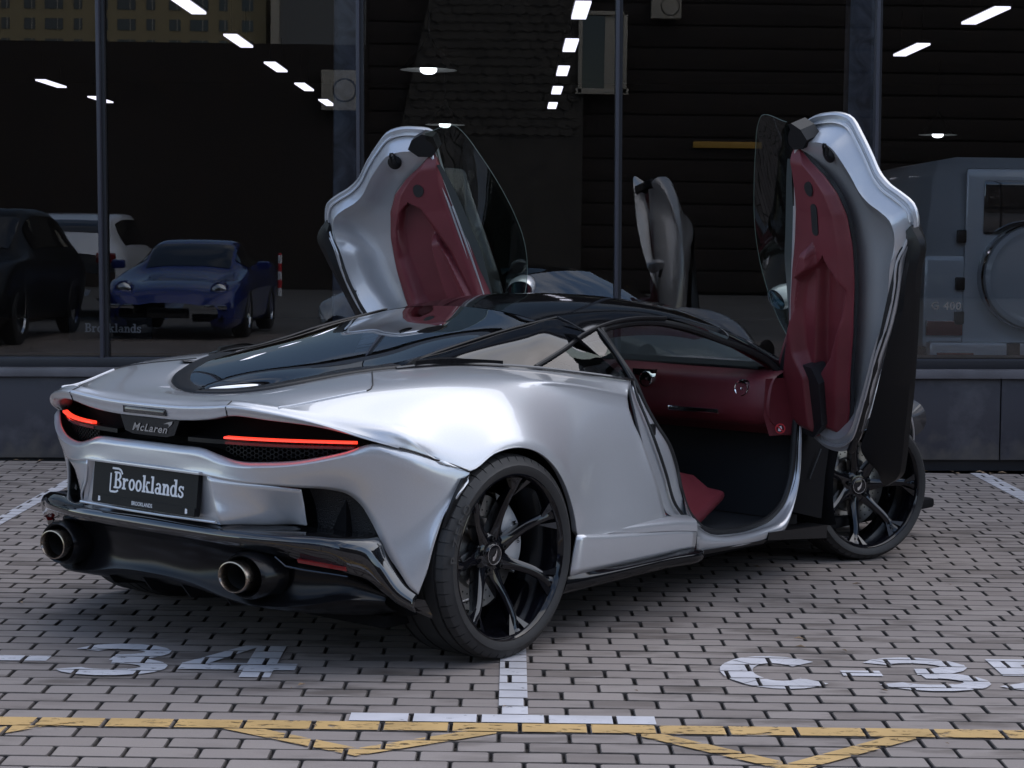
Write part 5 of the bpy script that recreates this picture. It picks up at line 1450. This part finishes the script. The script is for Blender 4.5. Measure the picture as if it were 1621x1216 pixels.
    mb = MB(); mb.poly([D(U, V, w - .004) for U, V, w in ((.50,-.055,-.152),(.46,-.040,-.166),(.38,-.070,-.182),(.30,-.115,-.203),(.29,-.14,-.203),(.36,-.12,-.188),(.44,-.085,-.170))]); bld(mb, 'armrest_pad', M['black_lt'], False)
    # dark storage bin low on the panel
    mb = MB(); pts = [(.33,-.10),(.37,.0),(.37,.09),(.31,.13),(.12,.12),(.05,.05),(.05,-.06),(.12,-.12),(.24,-.14)]
    mb.prism([D(u, v, W0(u) - .062) for u, v in pts], DW * .07); bld(mb, 'door_bin', M['black_lt'], True, 30)
    # speaker and small vents
    mb = MB(); pts = [(1.11 + .030 * cos(t) * (1 + .15 * sin(t)), .108 + .026 * sin(t)) for t in [2 * pi * k / 20 for k in range(20)]]
    mb.prism([D(u, v, W0(u) - .037) for u, v in pts], DW * .02); bld(mb, 'tweeter', M['black_lt'], True, 30)
    if not mir:
        mb = MB(); pts = []
        for k in range(20):
            t = 2 * pi * k / 20; pts.append((.985 + .020 * cos(t) + (.045 if cos(t) > 0 else -.045), .125 + .020 * sin(t)))
        mb.prism([D(u, v, W0(u) - .035) for u, v in pts], DW * .02); bld(mb, 'speaker_grille', M['black_lt'], True, 30)
    # striker loop on its base
    B0 = D(1.248, .205, .012)
    sn = -DW
    mb = MB(); rows = []
    for h_, r_ in ((0, .034), (.006, .033), (.010, .026), (.014, .014), (.014, .001)):
        rows.append([B0 + sn * h_ + DU * (r_ * cos(2 * pi * k / 20)) + DV * (r_ * sin(2 * pi * k / 20)) for k in range(20)])
    mb.grid(rows, cu=True); bld(mb, 'striker_base', M['satin_black'])
    mb = MB(); mb.tube([B0 + DU * a + DV * b + sn * .012 for a, b in ((0, -.012), (.035, -.013), (.048, -.006), (.048, .006), (.035, .011), (0, .011))], .0045, 6); bld(mb, 'striker', M['satin_black'])
    # black corner cover at the end of the belt line
    mb = MB(); mb.prism([D(U, V, .055) for U, V in ((1.345,-.02),(1.365,.03),(1.345,.085),(1.305,.115),(1.262,.075),(1.25,.01),(1.285,-.03))], -DW * .07); bld(mb, 'belt_corner', M['satin_black'], True, 30)
    # window glass, 4 mm thick
    GA = [(1.37,.01,-.02),(1.372,-.155,-.030),(1.352,-.17,-.032),(1.214,-.232,-.036),(1.053,-.287,-.042),(.927,-.318,-.049),(.812,-.333,-.055),(.691,-.325,-.064),(.58,-.295,-.074),(.46,-.23,-.088),(.38,-.15,-.10)]
    GB = [(1.30,.02,-.01),(1.27,.0,-.012),(1.24,-.008,-.015),(1.14,-.028,-.022),(1.00,-.048,-.034),(.89,-.065,-.048),(.78,-.09,-.062),(.67,-.105,-.075),(.57,-.12,-.088),(.46,-.13,-.100),(.38,-.135,-.11)]
    ga, gb = crv(GA, 60), crv(GB, 60)
    mb = MB()
    f_ = [[D(*a.lerp(b, t)) for a, b in zip(ga, gb)] for t in (0, .25, .5, .75, 1)]
    mb.grid(f_); bld(mb, 'window', M['door_glass'], True, 60)
    mb = MB(); mb.tube([D(*a) for a in ga], .0013, 6); bld(mb, 'window_edge', pbr('glass_edge', (.10, .14, .12), .3), True)
    # belt strip of grey-green trim between leather and glass
    mb = MB(); mb.grid([[D(b.x, b.y + .01, b.z - .006) for b in gb[6:]], [D(b.x, b.y - .035 * sin(pi * min(1, .1 + i / 50)), b.z - .010) for i, b in enumerate(gb[6:])]]); bld(mb, 'belt_strip', pbr('belt_strip', (.05, .06, .06), .4), True)
    # door mirror
    rows = []
    mc = Vector((.555, -.255, -.02))
    for t, r1, r2 in ((-.05, .046, .060), (-.03, .050, .065), (0, .050, .066), (.04, .042, .056), (.07, .025, .035), (.08, .002, .002)):
        rows.append([D(mc.x + r1 * cos(2 * pi * k / 24), mc.y + r2 * sin(2 * pi * k / 24), mc.z + t) for k in range(24)])
    mb = MB(); mb.grid(rows, cu=True); mr_ = bld(mb, 'door_mirror', M['silver'], True, 60)
    mb = MB(); mb.poly([D(mc.x + .042 * cos(2 * pi * k / 24), mc.y + .055 * sin(2 * pi * k / 24), mc.z - .048) for k in range(24)]); bld(mb, 'mirror_glass', M['mirror'], False)
    mb = MB(); mb.tube([D(.50, -.12, -.06), D(.53, -.19, .0)], .014, 8); bld(mb, 'mirror_arm', M['satin_black'])
# ================================================================ inside the showroom (positions relative to the glass front)
def RM(X, Z, z): return (X + .734, Z - 6.92, z)         # X from the view axis, Z metres from the photographer
M['lamp_white'] = pbr('lamp_white', (.8, .8, .8), .5, emit=(.86, .84, 1.0), estr=0.9)
M['bulb'] = pbr('bulb_white', (.9, .9, .9), .5, emit=(.92, .95, 1.0), estr=2.2)
M['shade'] = pbr('lamp_shade', (.03, .03, .035), .25)
M['shade_in'] = pbr('lamp_shade_inside', (.5, .52, .52), .5)
rows_name = ['front', 'second', 'third', 'fourth', 'rearmost']
cols_x = [(-6.15, 'far left'), (-2.80, 'left'), (.545, 'middle'), (3.98, 'right')]
for i in range(5):
    Z = 16.4 + 3.02 * i
    for x, cn in cols_x:
        if cn == 'far left' and i < 3: continue
        if cn == 'right' and i > 1: continue
        t = empty('ceiling_light', RM(x, Z, 3.335))
        mb = MB(); mb.box((0, 0, 0), (.13, 1.18, .02), bev=.004); mb.build('diffuser', M['lamp_white'], t)
        mb = MB(); mb.box((0, 0, .025), (.15, 1.20, .03)); mb.tube([(0, -.5, .04), (0, -.5, .45)], .004, 5); mb.tube([(0, .5, .04), (0, .5, .45)], .004, 5); mb.build('housing', M['shade'], t)
        tag(t, f'{rows_name[i]} strip light in the {cn} line of ceiling lights behind the glass', 'ceiling light', 'ceiling lights in the showroom')
def pendant(x, Z, z, label):
    t = empty('pendant_lamp', RM(x, Z, z))
    mb = MB(); mb.lathe([(0, .25), (.012, .245), (.05, .20), (.13, .14), (.20, .07), (.27, .03), (.31, .012)], 32, axis='Z'); mb.build('lamp_shade', M['shade'], t)
    mb = MB(); mb.lathe([(-.001, .249), (.03, .18), (.06, .10)], 32, axis='Z'); mb.build('shade_lining', M['shade_in'], t)
    mb = MB(); mb.lathe([(.06, .072), (.0, .074), (-.02, .066), (-.034, .04), (-.038, .001)], 24, axis='Z'); mb.build('bulb', M['bulb'], t)
    mb = MB(); mb.tube([(0, 0, .30), (0, 0, 3.75 - z)], .006, 6); mb.build('cable', M['shade'], t)
    tag(t, label, 'pendant lamp', 'pendant lamps in the showroom')
pendant(-.765, 16.8, 2.85, 'larger wide shaded pendant lamp hanging left of the middle window')
pendant(-.88, 24.0, 2.78, 'smaller pendant lamp hanging just above the raised left door')
pendant(5.5, 25.0, 2.79, 'pendant lamp lit above the white off-road vehicle')
# round-cornered columns just inside the glass
m_, n_, l_, b_ = _mat('marbled_column')
tc_ = n_.new('ShaderNodeTexCoord'); g_ = n_.new('ShaderNodeTexNoise'); g_.inputs['Scale'].default_value = 5; g_.inputs['Detail'].default_value = 9; g_.inputs['Distortion'].default_value = 1.2
l_.new(tc_.outputs['Object'], g_.inputs['Vector']); r_ = n_.new('ShaderNodeValToRGB')
r_.color_ramp.elements[0].position = .38; r_.color_ramp.elements[0].color = (.030, .036, .058, 1); r_.color_ramp.elements[1].position = .68; r_.color_ramp.elements[1].color = (.17, .19, .26, 1)
l_.new(g_.outputs['Fac'], r_.inputs['Fac']); l_.new(r_.outputs[0], b_.inputs['Base Color']); b_.inputs['Roughness'].default_value = .4
for x, w, lab in ((-1.108, .155, 'blue marbled column beside the mullion behind the left door'), (2.245, .19, 'blue marbled column behind the raised right door')):
    mb = MB(); mb.box((0, 0, 1.85), (w, w, 3.7), bev=.02)
    o = mb.build('column', m_); o.location = RM(x, 12.55, .1)
    tag(o, lab, 'column', 'columns inside the glass', kind='thing')

# ---------------------------------------------------------------- boxy white off-roader, seen from behind
M['suv_paint'] = pbr('pale_suv_paint', (.74, .76, .80), .30, coat=1.0)
M['suv_glass'] = pbr('suv_glass', (.008, .009, .011), .06, coat=1.0)
suv = empty('off_road_vehicle', RM(4.10, 14.6, .10))
tag(suv, 'boxy white off-road vehicle with round spare wheel cover, parked tail first inside the window', 'off-road vehicle')
HW = .965
def sb(name, c, d, mat, bev=.02, par=None):
    mb = MB(); mb.box(c, d, bev=bev); return mb.build(name, mat, par or suv)
sb('body', (0, 2.2, .86), (2 * HW, 4.4, .72), M['suv_paint'], .05)
mb = MB(); mb.grid([[(-HW + .01, .02, 1.18), (-HW + .02, .04, 1.30), (-HW + .06, .07, 1.80), (-HW + .12, .10, 1.93), (-HW + .25, .11, 1.965), (HW - .25, .11, 1.965), (HW - .12, .10, 1.93), (HW - .06, .07, 1.80), (HW - .02, .04, 1.30), (HW - .01, .02, 1.18)],
                    [(-HW + .01, 3.1, 1.18), (-HW + .02, 3.1, 1.30), (-HW + .06, 2.85, 1.80), (-HW + .12, 2.8, 1.93), (-HW + .25, 2.8, 1.965), (HW - .25, 2.8, 1.965), (HW - .12, 2.8, 1.93), (HW - .06, 2.85, 1.80), (HW - .02, 3.1, 1.30), (HW - .01, 3.1, 1.18)]])
mb.poly([(-HW + .01, .02, 1.18), (-HW + .02, .04, 1.30), (-HW + .06, .07, 1.80), (-HW + .12, .10, 1.93), (-HW + .25, .11, 1.965), (HW - .25, .11, 1.965), (HW - .12, .10, 1.93), (HW - .06, .07, 1.80), (HW - .02, .04, 1.30), (HW - .01, .02, 1.18)])
mb.build('cabin', M['suv_paint'], suv, True, 30, fix=True)
mb = MB(); mb.box((.02, .0, 1.10), (1.36, .035, 1.56), bev=.03); dr_ = mb.build('rear_door', M['suv_paint'], suv)
mb = MB(); mb.box((.02, -.012, 1.58), (1.10, .03, .42), bev=.03); mb.build('rear_window', M['suv_glass'], dr_)
for z in (1.36, 1.00, .74): sb('hinge', (-.69, -.03, z), (.07, .05, .10), M['satin_black'], .012, dr_)
mb = MB(); mb.lathe([(0, .40), (-.16, .40), (-.20, .385), (-.215, .35), (-.20, .30), (-.215, .02), (-.215, .001)], 56, (-.16, -.02, 1.06)); mb.build('spare_wheel_cover', M['suv_paint'], suv)
mb = MB(); mb.lathe([(-.14, .405), (-.17, .41), (-.19, .40)], 56, (-.16, -.02, 1.06)); mb.build('cover_ring', M['chrome'], suv)
for sx in (-1, 1):
    sb('tail_light', (sx * .80, -.015, .66), (.28, .05, .12), M['lens_red'], .012)
    sb('reflector', (sx * .74, -.155, .46), (.28, .02, .045), M['lens_red'], .006)
    sb('bumper_block', (sx * .30, -.15, .44), (.10, .04, .24), M['satin_black'], .01)
    mb = MB(); mb.lathe([(-.12, .30), (-.12, .37), (-.09, .39), (.09, .39), (.12, .37), (.12, .30)], 40, (sx * .80, .75, .39), 'X'); mb.build('rear_tyre', M['tyre'], suv)
    mb = MB(); mb.lathe([(-.12, .30), (-.12, .37), (-.09, .39), (.09, .39), (.12, .37), (.12, .30)], 40, (sx * .80, 3.6, .39), 'X'); mb.build('front_tyre', M['tyre'], suv)
sb('bumper', (0, -.07, .44), (2 * HW - .06, .16, .24), M['suv_paint'], .03)
sb('plate_niche', (.30, -.145, .43), (.52, .03, .17), M['matt_black'], .006)
v, f = bfont('G 400', .085, 0, .002, 1.1)
mb = MB(); put2d(mb, v, f, (-.90, -.004, .80), (1, 0, 0), (0, 0, 1)); mb.build('model_lettering', M['chrome'], suv, False)


# number plate standing on the window board
sp = empty('display_plate', RM(-2.545, 12.05, .72)); tag(sp, 'black plate lettered in white standing behind the glass at the left mullion', 'plate')
mb = MB(); mb.box((0, 0, .08), (.53, .012, .15), bev=.004); mb.build('plate', M['plate_black'], sp)
v, f = slab_word('Brooklands'); k = .355 / max(p[0] for p in v)
mb = MB(); put2d(mb, [(p[0] * k, p[1] * k, 0) for p in v], f, (-.16, -.0075, .06), (1, 0, 0), (0, 0, 1))
for i, p in enumerate(mb.v): mb.v[i] = (p[0], p[1] - v[i][2] * .02, p[2])
mb.build('lettering', pbr('plate_grey', (.5, .5, .52), .6), sp, False)
# ================================================================ across the road (mirrored in the showroom glass)
def car_shape(root, prof, hw, paint, glassm, wheels, wr, screens, sides):
    """prof = [(y along car, sill z, belt z, belt width factor, roof z or None, roof width factor)], nose at y = 0, tail at -y"""
    rows = []
    for y, zs, zb, fb, zr, fr in prof:
        zr = zr or zb + .03
        rows.append([(0, y, zr), (hw * fr * .6, y, zr - .006), (hw * fr, y, zr - .03), (hw * (fr + fb) / 2, y, zr * .45 + zb * .55), (hw * fb, y, zb), (hw * min(1, fb + .05), y, zb - .10), (hw * min(1.0, fb + .05), y, (zs + zb) / 2 - .05), (hw * fb * .97, y, zs), (hw * .6, y, zs - .02)])
    g = loft(rows, 4, 3)                    # g[i][j]: i round the section, j along the car
    for m in (-1, 1):
        mb = MB(); mb.grid([[(p[0] * m, p[1], p[2]) for p in r] for r in g], flip=m < 0); mb.build('body_side', paint, root, True, 60)
    def patch(name, i0, i1, ya, yb, both=True):
        js = [j for j, p in enumerate(g[0]) if yb <= p[1] <= ya]
        if len(js) < 2: return
        sets = ((1, -1) if both else (1,))
        for m in sets:
            mb = MB(); mb.grid([[(g[i][j][0] * m * 1.004 + (.004 * m if i > 3 else 0), g[i][j][1], g[i][j][2] + .007) for j in js] for i in range(i0, i1 + 1)], flip=m < 0); mb.build(name, glassm, root, True, 60)
    for ya, yb in screens: patch('windscreen', 0, 6, ya, yb)
    for ya, yb in sides: patch('side_window', 7, 11, ya, yb)
    for sx in (-1, 1):
        for wy in wheels:
            mb = MB(); mb.lathe([(-.10, wr * .66), (-.105, wr * .9), (-.08, wr), (.08, wr), (.105, wr * .9), (.10, wr * .66)], 36, (sx * (hw - .09), wy, wr), 'X'); mb.build('tyre', M['tyre'], root)
            mb = MB(); mb.lathe([(sx * .092, wr * .67), (sx * .07, wr * .6), (sx * .06, .001)], 30, (sx * (hw - .09), wy, wr), 'X'); mb.build('rim', M['chrome'], root)
M['blue_paint'] = pbr('blue_paint', (.012, .030, .20), .22, metal=.2, coat=1.0)
M['head_lamp'] = pbr('head_lamp', (.75, .76, .78), .12, metal=.9, coat=1.0)
bc = empty('blue_coupe', (-3.70, -7.75, 0))
tag(bc, 'dark blue coupe with round headlights, parked opposite and mirrored in the left panes', 'car')
car_shape(bc, [(0,.28,.46,.66,None,.45),(-.10,.20,.58,.82,None,.52),(-.40,.17,.70,.92,.72,.56),(-.95,.17,.79,.95,.80,.60),(-1.42,.17,.86,.93,.90,.62),(-1.75,.17,.88,.92,1.07,.62),(-2.1,.17,.89,.92,1.23,.60),(-2.5,.17,.90,.93,1.30,.58),(-3.0,.17,.92,.96,1.24,.55),(-3.5,.18,.94,1.0,1.08,.5),(-4.0,.25,.90,.98,.95,.5),(-4.4,.35,.75,.85,.78,.5)],
          .90, M['blue_paint'], M['suv_glass'], (-1.0, -3.35), .33, [(-1.44, -2.12)], [(-1.75, -3.1)])
for sx in (-1, 1):
    mb = MB(); mb.lathe([(-.1, .125), (.035, .12), (.04, .105), (.03, .10)], 28, (sx * .62, -.26, .64)); hl = mb.build('headlight', M['blue_paint'], bc)
    mb = MB(); mb.lathe([(.03, .105), (.05, .08), (.06, .04), (.062, .001)], 28, (sx * .62, -.26, .64)); mb.build('lens', M['head_lamp'], hl)
    mb = MB(); mb.box((sx * .60, -.035, .44), (.30, .05, .055), bev=.012); mb.build('front_light', M['head_lamp'], bc)
    mb = MB(); mb.box((sx * .50, -.055, .30), (.40, .06, .10), bev=.02); mb.build('air_intake', M['matt_black'], bc)
    mb = MB(); mb.box((sx * 1.0, -1.75, .95), (.18, .12, .12), bev=.03); mb.build('door_mirror', M['blue_paint'], bc)
mb = MB(); mb.box((0, .01, .36), (.54, .02, .13), bev=.004); mb.build('licence_plate', M['gloss_black'], bc)
bs = empty('black_suv', (-6.25, -5.6, 0))
tag(bs, 'black sport utility vehicle mirrored at the left edge of the glass', 'car')
PB = [(0,.35,.62,.75,None,.55),(-.15,.28,.80,.90,None,.6),(-.6,.25,.98,.95,1.0,.65),(-1.2,.25,1.04,.96,1.06,.68),(-1.7,.25,1.06,.95,1.35,.70),(-2.1,.25,1.08,.95,1.62,.70),(-2.8,.25,1.08,.96,1.68,.70),(-3.7,.25,1.08,.97,1.62,.68),(-4.3,.28,1.05,.95,1.45,.66),(-4.7,.38,.95,.88,1.05,.6)]
car_shape(bs, PB, .98, M['satin_black'], M['suv_glass'], (-.9, -3.75), .38, [(-1.35, -2.05)], [(-1.8, -3.9)])
for sx in (-1, 1):
    mb = MB(); mb.box((sx * .68, -.14, .78), (.36, .12, .13), bev=.03); mb.build('headlight', M['head_lamp'], bs)
we = empty('white_estate_car', (-6.3, -12.8, 0), pi)
tag(we, 'white estate car with red tail lights mirrored behind the blue coupe', 'car')
we.location = (-6.3, -17.5, 0)
car_shape(we, PB, .92, M['suv_paint'], M['suv_glass'], (-.9, -3.75), .34, [(-1.35, -2.05), (-4.0, -4.5)], [(-1.8, -3.9)])
for sx in (-1, 1):
    mb = MB(); mb.box((sx * .72, -4.68, .98), (.30, .12, .16), bev=.03); mb.build('tail_light', M['lens_red'], we)
# bollard
bo = empty('bollard', (-4.4, -25.2, 0)); tag(bo, 'red and white banded bollard mirrored beyond the blue coupe', 'bollard')
for k in range(5):
    mb = MB(); mb.lathe([(.18 * k, .045), (.18 * k + .18, .045)], 20, axis='Z'); mb.build('band', M['white_print'] if k % 2 == 0 else M['red_print'], bo)
mb = MB(); mb.lathe([(.90, .046), (.93, .04), (.95, .001)], 20, axis='Z'); mb.build('cap', M['red_print'], bo)

# brown clad building opposite
M['brown_clad'] = pbr('brown_cladding', (.027, .017, .012), .8, var=.25, vscale=1.2)
M['stone_pale'] = pbr('pale_stone', (.46, .40, .32), .8, var=.1)
M['shingle'] = pbr('shingle', (.062, .052, .042), .85, var=.25, vscale=2.5)
M['dark_glass'] = pbr('dark_glass', (.01, .011, .013), .05, coat=1.0)
ob = empty('brown_building', (0, -31, 0)); tag(ob, 'long brown boarded building across the road, mirrored in the showroom glass', 'building')
mb = MB(); mb.box((-26, -3, 3.0), (46, 6, 6.1)); mb.build('low_wing', M['brown_clad'], ob, False)
mb = MB(); mb.box((22, -3, 6.5), (50, 6, 13)); mb.build('tall_wing', M['brown_clad'], ob, False)
for k in range(22):
    mb = MB(); mb.box((22, .03, .3 + k * .55), (49.8, .05, .50), bev=.01); mb.build('board', M['brown_clad'], ob)
# shingled tower
mb = MB(); mb.prism([(-2.1, .4, 0), (2.4, .4, 0), (2.4, .4, 11.0), (-.6, .4, 11.0), (-2.1, .4, 4.0)], (0, -2, 0)); tw = mb.build('shingled_gable', M['shingle'], ob, False)
sh = MB()
for r in range(34):
    z = 3.9 + r * .21
    x0 = -2.05 + max(0, (z - 4.0)) * .214
    n = int((2.35 - x0) / .30)
    for c in range(n):
        x = x0 + c * .30 + (.15 if r % 2 else 0)
        if x + .29 > 2.38: continue
        d = .42 + .02 * random.random()
        sh.add([(x, d + .02, z), (x + .145, d + .03, z - .06), (x + .29, d + .02, z), (x + .29, d - .01, z + .2), (x, d - .01, z + .2)], [(4, 3, 2, 1, 0)])
so = sh.build('shingle_courses', M['shingle'], tw, False); so['kind'] = 'stuff'
wn_ = empty('window', (2.85, .42, 5.9), 0, ob)
for a, b, c, d in ((-.55, 0, .10, 2.0), (.55, 0, .10, 2.0), (0, .95, 1.2, .10), (0, -.95, 1.3, .14)):
    mb = MB(); mb.box((a, .05, b), (c, .14, d), bev=.01); mb.build('frame', M['stone_pale'], wn_)
mb = MB(); mb.poly([(-.5, .02, -.9), (.5, .02, -.9), (.5, .02, .9), (-.5, .02, .9)]); mb.build('pane', M['dark_glass'], wn_, False)
mb = MB(); mb.box((.22, .04, 0), (.34, .02, 1.8), bev=.006); mb.build('curtain', M['stone_pale'], wn_)
mb = MB(); mb.box((6.0, .1, 3.7), (1.7, .12, .16), bev=.02); mb.build('yellow_board', pbr('yellow_board', (.55, .30, .05), .6), ob)
for (x, z, s, lab) in ((-3.6, 4.9, 1.0, 'beige air conditioning unit mirrored beside the left column'), (4.4, 7.05, .8, 'beige air conditioning unit mirrored at the top of the third pane')):
    ac = empty('air_conditioner', (x, -30.72, z)); tag(ac, lab, 'air conditioner', 'air conditioning units across the road')
    mb = MB(); mb.box((0, 0, 0), (.92 * s, .34 * s, .98 * s if s > .9 else .6), bev=.02); mb.build('casing', M['stone_pale'], ac)
    mb = MB(); mb.lathe([(.172 * s, .30 * s), (.18 * s, .27 * s), (.165 * s, .25 * s), (.166 * s, .001)], 32, (.12 * s, 0, 0)); mb.build('fan_grille', M['shingle'], ac)
# yellow apartment block far behind
M['yellow_wall'] = pbr('yellow_plaster', (.32, .25, .14), .85)
yb = empty('apartment_block', (-58, -265, 0)); tag(yb, 'distant yellow apartment block mirrored in the top left pane', 'building')
mb = MB(); mb.box((0, 0, 18.5), (46, 14, 37)); mb.build('wall', M['yellow_wall'], yb, False)
mb = MB(); mb.box((0, 0, 37.4), (47, 15, .8)); mb.build('roof', pbr('roof_blue', (.12, .15, .22), .7), yb, False)
for fl in range(7, 13):
    for k in range(13):
        w = (1.6, 2.6, 1.2)[k % 3]
        mb = MB(); mb.box((-21 + 3.45 * k, 7.04, 1.4 + fl * 2.9), (w, .12, 1.6)); wo = mb.build('window', M['dark_glass'], yb, False)
        mb = MB(); mb.box((-21 + 3.45 * k + w * .2, 7.12, 1.4 + fl * 2.9), (.10, .06, 1.6)); mb.build('frame', M['stone_pale'], wo, False)

gb = empty('grey_tower_block', (-26, -262, 0)); tag(gb, 'distant pale grey block mirrored beside the yellow apartments', 'building')
mb = MB(); mb.box((0, 0, 19), (14, 14, 38)); mb.build('wall', pbr('grey_render', (.16, .155, .15), .85), gb, False)
mb = MB(); mb.box((-7.3, 7.2, 19), (1.2, .6, 38)); mb.build('corner_pier', M['stone_pale'], gb, False)

nb = empty('neighbour_building', (40, 14, 0)); tag(nb, 'dark office building farther along the street, outside the photo', 'building')
mb = MB(); mb.box((0, 0, 7), (14, 44, 14)); mb.build('wall', M['brown_clad'], nb, False)
for k in range(8):
    for q in range(4):
        mb = MB(); mb.box((-7.05, -19 + 5.2 * k, 2 + 3.3 * q), (.1, 3.6, 1.9)); mb.build('window', M['dark_glass'], nb, False)
